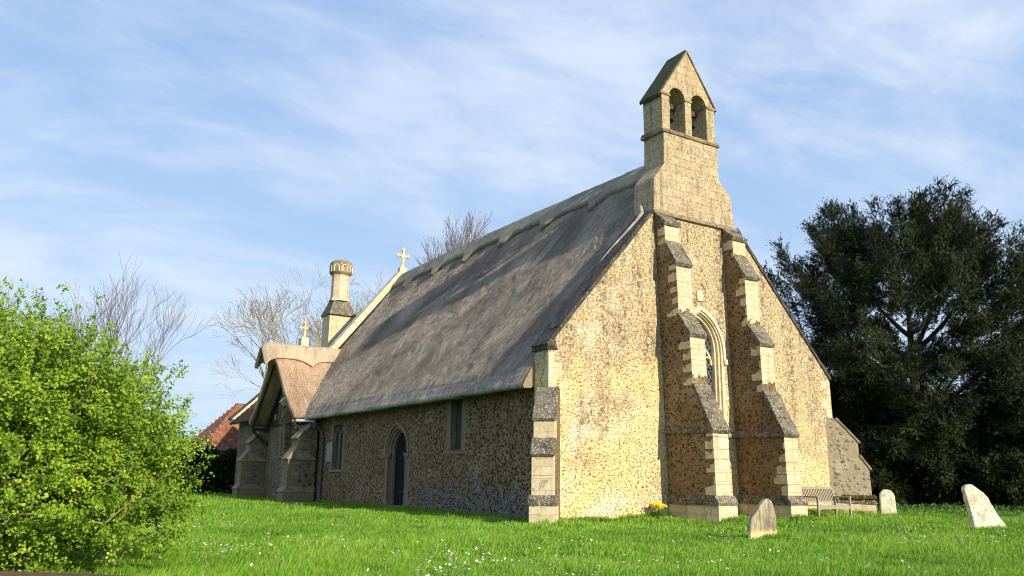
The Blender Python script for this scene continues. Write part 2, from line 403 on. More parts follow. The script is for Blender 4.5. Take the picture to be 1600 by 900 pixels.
def ground_mat():
    m, t = mat('lawn')
    P = t.n('NewGeometry').outputs['Position']
    c = t.mix(t.noise(P, .8, 5, .6), (.035, .09, .010), (.085, .19, .018))
    c = t.mix(t.smooth(t.noise(P, 9., 5, .7), .5, .75), c, (.09, .08, .03))
    finish(t, c, .95, t.noise(P, 12., 6, .7), .8, .05); return m
M_lawn = ground_mat()
def tile_mat():
    m, t = mat('pantile')
    P = t.n('NewGeometry').outputs['Position']
    v = t.n('TexVoronoi', {'Vector': t.n('Mapping', {'Vector': P, 'Scale': (3.6, 3.6, 3.6)}).outputs[0], 'Scale': 1.}).outputs['Color']
    s = t.n('SeparateColor', {'Color': v}).outputs
    c = t.ramp(s[0], [(0, (.27, .10, .06)), (.4, (.34, .14, .085)), (.75, (.21, .085, .06)), (1, (.42, .24, .15))])
    c = t.mix(t.smooth(t.noise(P, 5., 4), .5, .7), c, (.16, .1, .07))
    finish(t, c, .85, t.noise(P, 20., 4), .3, .01); return m
M_tile = tile_mat()

# ------------------------------------------------------------ ground
def sstep(x, a, b):
    t = np.clip((x-a)/(b-a), 0, 1); return t*t*(3-2*t)
def bumps(x, y):
    return 1.7*(.022*np.sin(x*1.7+np.sin(y*1.3)*1.2)*np.sin(y*1.9+np.cos(x*.9)) + .014*np.sin(x*4.1+y*2.2)*np.sin(y*3.7-x*1.1)
            + .008*np.sin(x*8.3+2*np.sin(y*5.))*np.sin(y*7.9))
def gz(x, y):
    x = np.asarray(x, float); y = np.asarray(y, float)
    s = (x-CAM[0])*VF[0]+(y-CAM[1])*VF[1]
    z = .10*sstep(x, 0., 5.)*sstep(y, -3., -.3) + .05*sstep(x, 1, 8)
    z = z + .03*sstep(-np.hypot(x+.4, y+.4), -2.5, -.5)
    z = z-.55*sstep(-s, -7.2, -4.2)
    far = sstep(np.hypot(x-4, y-5), 60, 200)
    return z+bumps(x, y)*(1-far)
def lawn():
    a = np.concatenate([[-900, -400, -200, -110, -70, -50], np.arange(-40, 60, .35), [66, 80, 110, 200, 400, 900]])
    b = np.concatenate([[-900, -400, -200, -110, -60, -40], np.arange(-30, 50, .35), [56, 70, 110, 200, 400, 900]])
    X, Y = np.meshgrid(a, b); Z = gz(X, Y)
    n, m = len(a), len(b); i = np.arange(n*m).reshape(m, n)
    F = np.stack([i[:-1, :-1], i[:-1, 1:], i[1:, 1:], i[1:, :-1]], -1).reshape(-1, 4)
    return fast('ground', np.stack([X, Y, Z], -1), F, M_lawn, smooth=True, kind='structure', label='green churchyard lawn around the church')
lawn()

# ------------------------------------------------------------ THE CHURCH
CH = empty('church', (5.6, 0, 0), label='old rubble stone church with grey thatched roof and a twin-arched stone bellcote', cat='church')
class _P:
    pass
def cb(mb, name, mt, parent=None, **kw):
    mb.v = [(v[0]-5.6, v[1], v[2]) for v in mb.v]
    o = mb.build(name, mt, parent or CH, **kw)
    return o
bpy.context.view_layer.update()
TH = .66
# west gable wall with its tall window opening
WIN = parch(5.44, 2.62, 5.05, .86, 1.18)
gab = [(-.2, -.5), (-.2, 4.62), (3.60, 9.04), (3.60, 9.1), (7.2, 9.1), (11.42, 4.56), (11.50, 3.2), (11.62, -.5)]
GB = cb(MB().prism(gab, XZ, 0, TH, [WIN]), 'gable_wall', M_gable)
# quoins up both edges
def quoins(x_edge, sgn, z0, z1, y0, y1, seed, lean=0.):
    r = random.Random(seed); mb = MB(); z = z0; k = 0
    while z < z1-.12:
        hgt = min(r.uniform(.24, .36), z1-z); L = (.42 if k % 2 else .24)+r.uniform(-.05, .06)
        xe = x_edge+lean*(z-z0)
        a, b = (xe-.004*sgn, xe+sgn*L)
        mb.box(min(a, b), max(a, b), y0-.006, y1, z+.004, z+hgt-.006); z += hgt; k += 1
    return mb
q = quoins(-.2, 1, .5, 4.55, 0, .12, 3); q2 = quoins(11.56, -1, .3, 4.5, 0, .12, 4, -.03)
cb(q, 'quoins', M_ash, rough=.012); cb(q2, 'quoins', M_ash, rough=.012)
# copings on the two slopes
def coping(p0, p1, name):
    d = Vector((p1[0]-p0[0], p1[1]-p0[1])); L = d.length; d.normalize(); nrm = Vector((-d.y, d.x))
    if nrm.y < 0: nrm = -nrm
    mb = MB(); n = int(L/.62); r = random.Random(name)
    for i in range(n):
        a = i*L/n+.004; b = (i+1)*L/n-.004; j = r.uniform(-.01, .01)
        P = [(p0[0]+d.x*s+nrm.x*q, p0[1]+d.y*s+nrm.y*q) for s, q in ((a, -.02), (b, -.02), (b, .085+j), (a, .085+j))]
        mb.prism(P, XZ, -.045, TH+.05)
    return cb(mb, 'gable_coping', M_coping, rough=.04)
coping((-.24, 4.60), (3.60, 9.04), 1); coping((7.2, 9.12), (11.46, 4.56), 2)
mb = MB().prism([(-.26, 4.50), (-.26, 4.68), (-.02, 4.9), (.1, 4.5)], XZ, -.03, TH+.04)
cb(mb, 'kneeler', M_coping, bevel=.02)

# ---- the two big stepped buttresses on the gable
prof = [(0, -.4), (-1.90, -.4), (-1.90, .55), (-1.82, .74), (-1.81, 2.48), (-1.20, 3.70), (-1.16, 5.18), (-.80, 5.74), (-.77, 7.32), (-.42, 7.95), (-.37, 8.64), (0, 9.05)]
def buttress(x0, x9, wd):
    fx = lambda z: x0+(x9-x0)*max(z, 0)/9
    e = empty('buttress', (x0, 0, 0)); e.parent = CH; e.location = (x0-5.6, 0, 0)
    OFF = Vector((-x0, 0, 0))
    def shift(mb): mb.v = [(v[0]-x0, v[1], v[2]) for v in mb.v]; return mb
    # core
    core = MB(); n = len(prof)
    vs = [(fx(b), a, b) for a, b in prof]+[(fx(b)+wd, a, b) for a, b in prof]
    tr = geometry.tessellate_polygon([[Vector((a, b, 0)) for a, b in prof]])
    fs = [tuple(t) for t in tr]+[tuple(i+n for i in t) for t in tr]+[(i, (i+1) % n, (i+1) % n+n, i+n) for i in range(n)]
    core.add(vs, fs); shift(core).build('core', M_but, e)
    # ashlar facing on the front arrises: long and short blocks returning on the side
    mb = MB(); r = random.Random(x0)
    def stage(z0, z1, y):
        z = z0; k = 0
        while z < z1-.1:
            hh = min(r.uniform(.26, .38), z1-z)
            if z1-z-hh < .12: hh = z1-z
            ret = (.42 if k % 2 else .22)+r.uniform(-.06, .06); k += 1
            ret = r.choice((.06, .22, .30, .38, .34, .46))
            xa, xb = fx(z)-.008, fx(z)+wd+.008
            yy = y if not callable(y) else y(z)
            mid = xa+(xb-xa)*r.choice((.38, .62, .5))
            if r.random() < .6:
                mb.box(xa, mid-.003, yy-.012, yy+ret, z+.003, z+hh-.004); mb.box(mid+.003, xb, yy-.011, yy+.2+r.uniform(0, .2), z+.003, z+hh-.004)
            else: mb.box(xa, xb, yy-.012, yy+ret, z+.003, z+hh-.004)
            z += hh
    stage(.76, 2.44, -1.815); stage(3.74, 5.14, -1.18); stage(5.78, 7.28, -.785); stage(8.0, 8.6, -.395)
    z = -.3     # base course
    mb.box(fx(0)-.07, fx(0)+wd+.07, -1.93, -1.2, -.3, .50); mb.box(fx(0)-.065, fx(0)+wd+.065, -1.19, -.02, -.3, .50)
    mb.box(fx(0)-.012, fx(0)+wd+.012, -1.38, -.75, .76, 1.10); mb.box(fx(0)-.012, fx(0)+wd+.012, -.74, -.1, .76, 1.06)
    shift(mb).build('ashlar_facing', M_ash, e, rough=.012)
    # weatherings: sloping slabs with a drip
    sl = MB(); 
    def slab(ya, za, yb, zb, ov=.05, th=.06, d=.08):
        # (ya,za) outer low, (yb,zb) inner high
        fxx = fx((za+zb)/2); dv = Vector((yb-ya, zb-za)).normalized(); nv = Vector((-dv.y, dv.x))
        if nv.y < 0: nv = -nv
        A = Vector((ya, za)); B = Vector((yb, zb)); m_ = int(max(1, round((B-A).length/.42)))
        for i in range(m_):
            p = A.lerp(B, i/m_); q_ = A.lerp(B, (i+1)/m_)
            lo = p-dv*(d if i == 0 else -.003)
            P = [tuple(lo-nv*.0), tuple(lo+nv*th), tuple(q_+nv*(th-.012)), tuple(q_-nv*.02)]
            if i == 0: P = [tuple(lo-nv*.01-Vector((0, .05))), tuple(lo+nv*th), tuple(q_+nv*(th-.012)), tuple(q_-nv*.02)]
            sl.prism(P, YZ, fxx-ov+.004*i, fxx+wd+ov-.004*i)
    slab(-1.83, 2.52, -1.18, 3.76); slab(-1.19, 5.22, -.76, 5.82); slab(-.80, 7.36, -.40, 8.02); slab(-.40, 8.68, .0, 9.02)
    shift(sl).build('weathering', M_slab, e, rough=.035)
    st = MB()
    st.prism([(-.05, 2.44), (-1.20, 2.42), (-1.28, 2.50), (-1.20, 2.60), (-.05, 2.62)], YZ, fx(2.5)-.07, fx(2.5)+wd+.07)
    st.prism([(-1.18, 2.415), (-1.86, 2.40), (-1.90, 2.46), (-1.86, 2.50), (-1.18, 2.56)], YZ, fx(2.5)-.072, fx(2.5)+.02)
    st.prism([(-.02, .50), (-1.95, .50), (-1.97, .57), (-1.84, .75), (-.02, .76)], YZ, fx(.6)-.09, fx(.6)+wd+.09)
    shift(st).build('string_course', M_slab, e, rough=.045)
    return e
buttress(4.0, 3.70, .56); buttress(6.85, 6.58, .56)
# string under the window between the buttresses and below the bellcote
mb = MB().prism([(0, 2.42), (-.09, 2.42), (-.12, 2.50), (0, 2.62)], YZ, 4.58, 6.70)
mb.prism([(0, 9.0), (-.10, 9.02), (-.10, 9.10), (0, 9.2)], YZ, 3.62, 7.2)
cb(mb, 'string_course', M_string, bevel=.015)
mb = MB(); mb.prism([(5.34, 6.52), (5.56, 6.52), (5.60, 6.72), (5.55, 6.86), (5.36, 6.86), (5.31, 6.72)], XZ, -.06, .1)
cb(mb, 'carved_block', M_cream, bevel=.02)

# ---- west window
WN = empty('window', (0, 0, 0)); WN.parent = CH; WN.location = (-5.6, 0, 0)
def ring(o, i, y0, y1, name, m, par, bev=.01, fn=XZ):
    mb = MB(); n = len(o)
    vs = []
    for y in (y0, y1):
        for l in (o, i): vs += [fn(a, b, y) for a, b in l]
    for k2 in range(n-1):
        for a, b, c, d in ((0, n, n, 0), ):
            pass
    fs = []
    for k2 in range(n-1):
        j = k2+1
        fs += [(k2, j, n+j, n+k2), (2*n+k2, 3*n+k2, 3*n+j, 2*n+j), (k2, 2*n+k2, 2*n+j, j), (n+k2, n+j, 3*n+j, 3*n+k2)]
    fs += [(0, n, 3*n, 2*n), (n-1, 3*n-1, 4*n-1, 2*n-1)]
    mb.add(vs, fs); return mb.build(name, m, par, bevel=bev)
def pa(hw, rise, z0=2.62, zs=5.05, cx=5.44): return parch(cx, z0, zs, hw, rise)
ring(pa(1.0, 1.42, zs=4.95, z0=4.75), pa(.90, 1.28, zs=4.95, z0=4.75), -.085, .05, 'hood_mould', M_cream, WN, .02)
ring(pa(.97, 1.33, zs=5.0), pa(.84, 1.17, zs=5.0), -.03, .10, 'jamb', M_cream, WN, .02)
ring(pa(.86, 1.19), pa(.77, 1.08), .04, .19, 'jamb', M_cream, WN, .025)
ring(pa(.79, 1.10), pa(.71, 1.0), .13, .32, 'jamb', M_cream, WN, .02)
mb = MB().box(6.36, 6.50, -.11, .02, 4.62, 4.80); mb.box(4.38, 4.52, -.11, .02, 4.62, 4.80)
mb.build('label_stop', M_cream, WN, bevel=.03)
mb = MB().prism([(-.06, 2.60), (-.06, 2.66), (.5, 2.95), (.5, 2.56)], YZ, 4.5, 6.4); mb.build('sill', M_ash, WN, bevel=.01)
# tracery: mullion, two cusped lights and an eye
tr = MB(); tr.box(5.385, 5.495, .20, .30, 2.8, 4.95)
def arc_tube(c, r, a0, a1, rad=.05, n=10):
    tr.tube([(c[0]+r*math.cos(a0+(a1-a0)*i/n), .25, c[1]+r*math.sin(a0+(a1-a0)*i/n)) for i in range(n+1)], rad, 6)
for s in (-1, 1):
    cx = 5.44+s*.35
    r = .56
    arc_tube((cx-.31+r, 4.62), r, math.pi, math.pi-1.1); arc_tube((cx+.31-r, 4.62), r, 0, 1.1)
    arc_tube((cx-.15, 4.74), .12, .3, 2.4, .03, 6); arc_tube((cx+.15, 4.74), .12, .75, 2.8, .03, 6)
    arc_tube((cx-.06, 4.95), .11, 1.2, 3.2, .028, 6); arc_tube((cx+.06, 4.95), .11, 0., 2., .028, 6)
for i in range(4):
    a = math.pi/4+i*math.pi/2; arc_tube((5.44+.13*math.cos(a), 5.38+.13*math.sin(a)), .13, a-1.7, a+1.7, .032, 10)
tr.prism([(5.30, 4.9), (5.58, 4.9), (5.50, 5.14), (5.44, 5.20), (5.38, 5.14)], XZ, .21, .29)
tr.build('tracery', M_cream, WN)
mb = MB().prism(pa(.73, 1.02, z0=2.7), XZ, .27, .29); mb.build('glass', M_glass, WN)
mb = MB()
for z in (3.3, 3.9, 4.5): mb.tube([(4.74, .23, z), (6.14, .23, z)], .010, 6)
mb.build('saddle_bar', M_iron, WN)

# ---- bellcote
BC = empty('bellcote', (0, 0, 0)); BC.parent = CH; BC.location = (-5.6, 0, 0)
BD = .90
low = [(3.66, 9.08), (3.70, 10.16), (4.13, 10.72), (4.15, 11.82), (6.48, 11.82), (6.52, 10.68), (7.02, 10.18), (7.14, 9.08)]
MB().prism(low, XZ, -.025, BD).build('bellcote_base', M_ash_bell, BC, bevel=.02)
MB().prism([(3.60, 8.0), (3.60, 9.07), (7.2, 9.07), (7.2, 8.0)], XZ, TH-.02, .98).build('bellcote_base', M_ash_bell, BC, bevel=.02)
ap = 14.86
a1 = rarch(4.795, 11.92, 13.12, .335); a2 = rarch(5.745, 11.92, 13.12, .335)
up_ = [(4.14, 11.86), (4.12, 13.15), (5.29, ap), (6.44, 13.15), (6.47, 11.86)]
MB().prism(up_, XZ, .0, BD-.02, [a1, a2]).build('bell_stage', M_ash_bell, BC, bevel=.012)
mb = MB()
mb.prism([(-.07, 11.80), (-.09, 11.86), (-.0, 11.96), (BD, 11.96), (BD+.07, 11.86), (BD+.05, 11.80)], YZ, 4.06, 6.56)
mb.build('string_course', M_string, BC, rough=.04)
mb = MB()
for xa, xb in ((4.07, 4.49), (5.10, 5.44), (6.06, 6.50)): mb.box(xa, xb, -.035, BD+.01, 13.08, 13.17)
mb.build('impost', M_string, BC, bevel=.02)
rf = MB()
for s, ex in ((-1, 4.045), (1, 6.56)):
    ez = 13.02 if s < 0 else 13.00
    P = [(ex, ez), (ex+.03*s, ez+.10), (5.29, ap+.13), (5.29, ap+.0)]
    rf.prism(P, XZ, .03 if s < 0 else .10, BD+.03)
rf.build('bellcote_roof', M_bellroof, BC, bevel=.02, rough=.02)
bt = MB()
for s, ex in ((-1, 4.06), (1, 6.54)):
    bt.prism([(ex, 13.08), (ex-.01*s, 13.16), (5.29, ap+.075), (5.29, ap-.005)], XZ, -.04, .03 if s < 0 else .10)
bt.build('verge_stone', M_string, BC, bevel=.01)
# gable quoins of bellcote edge
for (cx, lab) in ((4.795, 'left'), (5.745, 'right')):
    e = empty('bell', (cx, .5, 12.70), label='dark bronze bell hanging in the %s arch of the stone bellcote' % lab, cat='bell', group='bells in the bellcote')
    pr = [(.01, .24), (.09, .23), (.12, .16), (.135, .0), (.16, -.1), (.21, -.17), (.225, -.2), (.2, -.2), (.15, -.15), (.01, -.13)]
    MB().lathe(pr, (0, 0, 0), 20).build('bell_body', M_bell, e, smooth=True)
    m2 = MB().box(-.34, .34, -.07, .07, .24, .42); m2.tube([(-.3, 0, .25), (-.3, 0, .1)], .02, 6); m2.tube([(.3, 0, .25), (.3, 0, .1)], .02, 6)
    m2.build('headstock', M_timber, e, bevel=.01)
    m3 = MB().tube([(0, 0, .1), (0, 0, -.2)], .014, 6); m3.lathe([(.01, -.2), (.04, -.23), (.01, -.27)], (0, 0, 0), 8); m3.build('clapper', M_iron, e)
    MB().box(-.30, -.08, -.26, -.10, .04 if lab == 'left' else -.2, .20 if lab == 'left' else -.06).build('bearing_block', M_lead, e, bevel=.02)

# ---- north wall of the nave
DX = [9.4, -.3, 2.02, .62]
door = rarch(9.62, -.5, 1.92, .90, 14)
w1 = [(4.98, 1.98), (4.98, 3.55), (5.72, 3.55), (5.72, 1.98)]
w3 = [(14.87, 1.40), (14.87, 3.2), (16.03, 3.2), (16.03, 1.40)]
NW = MB().prism([(TH, -.5), (TH, 3.9), (24, 3.9), (24, -.5)], lambda a, b, d: (d, a, b), 0., .7, [door, w1, w3]); cb(NW, 'nave_wall', M_wall)
cb(MB().box(10.6, 11.3, TH, 24, -.5, 3.9), 'nave_wall', M_wall)
NY = lambda a, b, d: (d, a, b)
# doorway
DR = empty('doorway'); DR.parent = CH; DR.location = (-5.6, 0, 0)
def da(hw, rise, zs=1.92, z0=-.3): return parch(9.62, z0, zs, hw, rise, 10)
dh = [(a, b) for a, b in da(.98, 1.14, z0=1.80)]; di = da(.88, 1.03, z0=1.80)
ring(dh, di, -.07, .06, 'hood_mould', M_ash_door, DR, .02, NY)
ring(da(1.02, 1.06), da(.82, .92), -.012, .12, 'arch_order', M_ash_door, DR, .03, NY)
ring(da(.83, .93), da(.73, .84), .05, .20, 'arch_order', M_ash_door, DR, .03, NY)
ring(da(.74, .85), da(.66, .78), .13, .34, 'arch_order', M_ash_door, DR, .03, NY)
for s in (-1, 1):
    mb = MB().tube([(.0, 9.62+s*.78, -.1), (.0, 9.62+s*.78, 1.72)], .055, 10)
    mb.lathe([(.06, 1.66), (.08, 1.7), (.07, 1.76), (.12, 1.86), (.13, 1.95)], (.01, 9.62+s*.78, 0), 10)
    mb.lathe([(.12, -.05), (.12, .1), (.08, .2), (.06, .24)], (.0, 9.62+s*.78, 0), 10); mb.build('shaft', M_ash_door, DR, smooth=False)
dd_ = MB().prism(da(.68, .80, z0=.14), NY, .26, .34); 
dq = MB()
for i in range(7):
    y = 9.62-.64+i*.183
    dq.box(.235, .262, y+.006, y+.177, .15, 1.95+.62*math.sqrt(max(0, 1-((y+.09-9.62)/.74)**2)))
dd = dd_.build('door', M_door, DR)
dq.build('door_board', M_door, DR, bevel=.006)
mb = MB()
for z in (.6, 1.75): mb.box(.222, .234, 9.05, 10.0, z, z+.06)
mb.tube([(.23, 9.16, 1.2), (.20, 9.16, 1.15), (.20, 9.16, 1.06), (.23, 9.16, 1.02)], .012, 6)
mb.build('door_ironwork', M_iron, DR)
MB().box(-.1, .55, 8.95, 10.3, -.2, .14).build('door_step', M_ash_dull, DR, bevel=.02)
# square stopped lancet under the eaves
L1 = empty('window'); L1.parent = CH; L1.location = (-5.6, 0, 0)
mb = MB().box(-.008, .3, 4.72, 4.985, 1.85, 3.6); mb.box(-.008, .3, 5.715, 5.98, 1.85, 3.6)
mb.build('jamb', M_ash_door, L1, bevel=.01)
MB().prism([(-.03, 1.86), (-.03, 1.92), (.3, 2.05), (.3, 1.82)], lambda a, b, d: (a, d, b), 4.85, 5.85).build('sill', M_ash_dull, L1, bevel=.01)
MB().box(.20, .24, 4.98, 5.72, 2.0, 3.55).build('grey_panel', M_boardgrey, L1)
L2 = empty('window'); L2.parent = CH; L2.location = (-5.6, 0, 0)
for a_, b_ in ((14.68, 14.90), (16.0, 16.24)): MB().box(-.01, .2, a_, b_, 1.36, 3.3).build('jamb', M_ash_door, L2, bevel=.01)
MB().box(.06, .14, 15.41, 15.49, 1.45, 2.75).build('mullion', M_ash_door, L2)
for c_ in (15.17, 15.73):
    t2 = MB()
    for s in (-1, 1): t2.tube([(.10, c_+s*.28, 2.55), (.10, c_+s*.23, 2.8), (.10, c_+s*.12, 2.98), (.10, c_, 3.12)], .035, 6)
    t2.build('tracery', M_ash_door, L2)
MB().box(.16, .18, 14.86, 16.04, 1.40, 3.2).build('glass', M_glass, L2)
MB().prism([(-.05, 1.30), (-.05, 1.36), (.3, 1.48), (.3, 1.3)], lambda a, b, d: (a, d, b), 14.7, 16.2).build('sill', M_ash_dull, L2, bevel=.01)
nb = MB().box(-.045, -.012, 15.95, 16.6, 1.72, 2.52).build('notice_board', M_notice, None, label='small grey board fixed to the stone wall beside the narrow window', cat='notice board')
# render band / pilaster lines on wall

# ---- diagonal buttresses at both west corners
def diag(cx, sx, wd, prof2, plinth, mt_face, name, front=None):
    """profile (p outwards, z) swept across the wall-corner diagonal"""
    e = empty('buttress', (cx-5.6, 0, 0)); e.parent = CH
    a = Vector((sx*.7071, -.7071, 0)); b = Vector((.7071, sx*.7071, 0))
    fn = lambda p, z, d: tuple(a*p+b*d+Vector((0, 0, z)))
    MB().prism(prof2, fn, -wd/2, wd/2).build('core', mt_face, e, bevel=.015)
    return e, fn
pf = [(-.3, -.5), (.95, -.5), (.95, .50), (.84, .70), (.83, 1.72), (.60, 2.12), (.59, 2.62), (.05, 3.42), (-.3, 3.5)]
e, fn = diag(-.2, -1, .54, pf, None, M_but, 'nw')
mb = MB(); r = random.Random(5)
for z0, z1, p in ((.72, 1.20, .835), (1.205, 1.70, .835), (2.13, 2.60, .595)):
    if r.random() < .6: mb.prism([(p-.3, z0), (p+.012, z0), (p+.012, z1), (p-.3, z1)], fn, -.275, .02); mb.prism([(p-.3, z0), (p+.010, z0), (p+.010, z1), (p-.3, z1)], fn, .025, .275)
    else: mb.prism([(p-.3, z0), (p+.012, z0), (p+.012, z1), (p-.3, z1)], fn, -.275, .275)
mb.prism([(.2, -.3), (.965, -.3), (.965, .48), (.2, .48)], fn, -.31, .31)
mb.build('ashlar_facing', M_ash, e, bevel=.01)
mb = MB()
def dslab(mb, fn, p0, z0, p1, z1, w_, th=.05):
    d = Vector((p1-p0, z1-z0)).normalized(); nv = Vector((-d.y, d.x)); nv = nv if nv.y > 0 else -nv
    A = Vector((p0, z0))-d*.05; B = Vector((p1, z1))
    mb.prism([tuple(A-nv*.0-Vector((0, .03))), tuple(A+nv*th), tuple(B+nv*th), tuple(B-nv*.02)], fn, -w_, w_)
dslab(mb, fn, .61, 2.64, .04, 3.46, .30); dslab(mb, fn, .85, 1.74, .60, 2.12, .30)
mb.build('weathering', M_slab, e, rough=.03)
MB().prism([(.2, .48), (.985, .48), (1.0, .56), (.86, .73), (.2, .76)], fn, -.33, .33).build('string_course', M_slab, e, rough=.05)
ps = [(-.3, -.5), (1.08, -.5), (1.08, .45), (1.0, .62), (.97, 1.60), (.70, 2.02), (.68, 2.45), (.05, 3.22), (-.3, 3.3)]
e, fn = diag(11.5, 1, .56, ps, None, M_grub, 'sw')
mb = MB(); dslab(mb, fn, .70, 2.47, .04, 3.24, .31); dslab(mb, fn, .99, 1.62, .70, 2.04, .31); mb.build('weathering', M_string, e, bevel=.015)
MB().prism([(-.1, .50), (1.12, .46), (1.14, .54), (1.0, .66), (-.1, .70)], fn, -.34, .34).build('string_course', M_slab, e, bevel=.03)
MB().prism([(-.1, -.3), (1.09, -.3), (1.09, .455), (-.1, .495)], fn, -.325, .325).build('ashlar_facing', M_ash, e, bevel=.01)
ms = MB()
for i in range(9):
    p = .15+i*.11; c = fn(p, .70+random.uniform(-.02, .0), -.36+random.uniform(-.0, .06))
    ms.lathe([(.02, .09), (.09, .05), (.11, -.03), (.05, -.06)], c, 7)
ms.build('moss_clump', M_moss, e, rough=.04)

# ---- thatched nave roof as one thick displaced sheet
def fb(x, y, z, o=4): return noise.fractal(Vector((x, y, z)), 1., 2., o, noise_basis='PERLIN_ORIGINAL')
ridge_sag = lambda y: .12*math.sin(math.pi*min(max((y-1)/23, 0), 1))
def nave_section(n_s=150):
    # polyline in x,z from under the north eave over the ridge down to the south eave
    pts = [(.1, 3.62), (-.15, 3.58), (-.42, 3.51), (-.58, 3.50), (-.63, 3.54), (-.62, 3.60), (-.55, 3.74), (-.36, 4.05)]
    top = (5.55, 11.50)
    for i in range(1, n_s+1):
        s = i/n_s; x = -.36+(top[0]-.25+.36)*s; z = 4.05+(top[1]-4.05-.18)*s
        z -= .10*math.sin(math.pi*s)
        pts.append((x, z))
    pts += [(5.45, 11.46), (5.55, 11.52), (5.65, 11.46)]
    for i in range(1, 41):
        s = i/40; pts.append((5.8+(11.55-5.8)*s, 11.32+(4.12-11.32)*s))
    pts += [(11.72, 3.9), (11.7, 3.6), (11.4, 3.5), (11.1, 3.6)]
    return pts
SECT = nave_section()
def sheet(name, pts, ys, mt, disp, parent, fn, uoff=0, cut=None, straw=0):
    n, m = len(pts), len(ys); V = np.zeros((m, n, 3)); UV = np.zeros((m, n, 2))
    L = [0.]
    for i in range(1, n): L.append(L[-1]+math.hypot(pts[i][0]-pts[i-1][0], pts[i][1]-pts[i-1][1]))
    nr = []
    for i in range(n):
        a = pts[max(i-1, 0)]; b = pts[min(i+1, n-1)]; d = Vector((b[0]-a[0], b[1]-a[1])).normalized(); nr.append((-d.y, d.x))
    for j, y in enumerate(ys):
        for i, (x, z) in enumerate(pts):
            q = disp(y, L[i], i, n)
            V[j, i] = fn(x+nr[i][0]*q, y, z+nr[i][1]*q); UV[j, i] = (y+uoff, L[i])
    i = np.arange(n*m).reshape(m, n)
    F = np.stack([i[:-1, :-1], i[:-1, 1:], i[1:, 1:], i[1:, :-1]], -1).reshape(-1, 4)
    if cut is not None:
        c_ = V.reshape(-1, 3)[F].mean(1); F = F[~cut(c_)]
    V = V.reshape(-1, 3); UV = UV.reshape(-1, 2)
    if straw:
        fi = rng.integers(0, len(F), straw); q = V[F[fi]]; fu = UV[F[fi]].mean(1)
        c = q.mean(1)+rng.normal(size=(straw, 3))*.02; du = q[:, 1]-q[:, 0]; dn = -du/(np.linalg.norm(du, axis=1, keepdims=True)+1e-9)
        dn *= np.where(c[:, :1] < 5.55, 1, -1); ok = (dn[:, 2] < -.3) & (c[:, 2] > 3.60); c, dn, fu = c[ok], dn[ok], fu[ok]; k_ = len(c)
        yv = np.array([0, 1., 0]); nv_ = np.cross(dn, yv); nv_ *= np.sign(nv_[:, 2:3]); ro = rng.normal(size=(k_, 1))*.7
        dn = dn+yv*rng.normal(size=(k_, 1))*.10+nv_*rng.uniform(-.02, .09, (k_, 1)); sd = yv*np.cos(ro)+nv_*np.sin(ro)
        Ls = rng.uniform(.05, .16, (k_, 1)); Ws = rng.uniform(.0018, .0045, (k_, 1)); Ls *= np.where(c[:, 2:3] < 4.0, .6, 1.); c = c+nv_*.006
        VV = np.stack([c-sd*Ws, c+sd*Ws, c+dn*Ls+sd*Ws*.7, c+dn*Ls-sd*Ws*.7], 1).reshape(-1, 3)
        UU = np.repeat(fu+rng.normal(size=fu.shape)*.2, 4, 0); b0 = len(V)
        V = np.concatenate([V, VV]); UV = np.concatenate([UV, UU]); F = np.concatenate([F, np.arange(4*k_).reshape(k_, 4)+b0])
    return fast(name, V, F, mt, parent, smooth=True, uv=UV)
def ndisp(y, l, i, n):
    q = .030*fb(y*.5, l*.3, 3.)+.014*fb(y*2.6, l*.9, 7.)+.009*fb(y*8, l*2.2, 11., 3)
    d = fb(y*1.6+l*.25, l*1.3, 20., 2)
    if d > .22: q -= (d-.22)*.08
    q += .007*fb(y*22, l*3.5, 31., 2)
    return q
ROOF = empty('thatch_roof'); ROOF.parent = CH; ROOF.location = (-5.6, 0, 0)
ys = list(np.arange(TH+.01, 21.66, .075))
def nfn(x, y, z):
    w_ = max(0, 1-abs(x-5.55)/6)
    e_ = max(0, 1-(y-TH)/.25) if x < 0 else 0
    return (x+.04*e_, y, z+ridge_sag(y)*w_)
def under_transept(c):
    a = np.abs(c[:, 1]-21.6)/3.55
    return (c[:, 0] < 2.8) & (a < .985) & (c[:, 2] < 7.30-3.55*a-.28*np.sin(np.pi*np.clip(a, 0, 1))-.16)
sheet('thatch', SECT, ys, M_thatch, ndisp, ROOF, nfn, cut=under_transept, straw=380000)
# end closure (rounded butt of the eave by the gable) and far end
def endcap(y, mt):
    P = [nfn(x, y, z) for x, z in SECT]; ii = [(x, z) for x, _, z in P]
    return MB().prism(ii, XZ, y-.04, y+.03).build('thatch_end', M_reed, ROOF)
endcap(TH+.01, M_thatch); endcap(21.62, M_thatch)
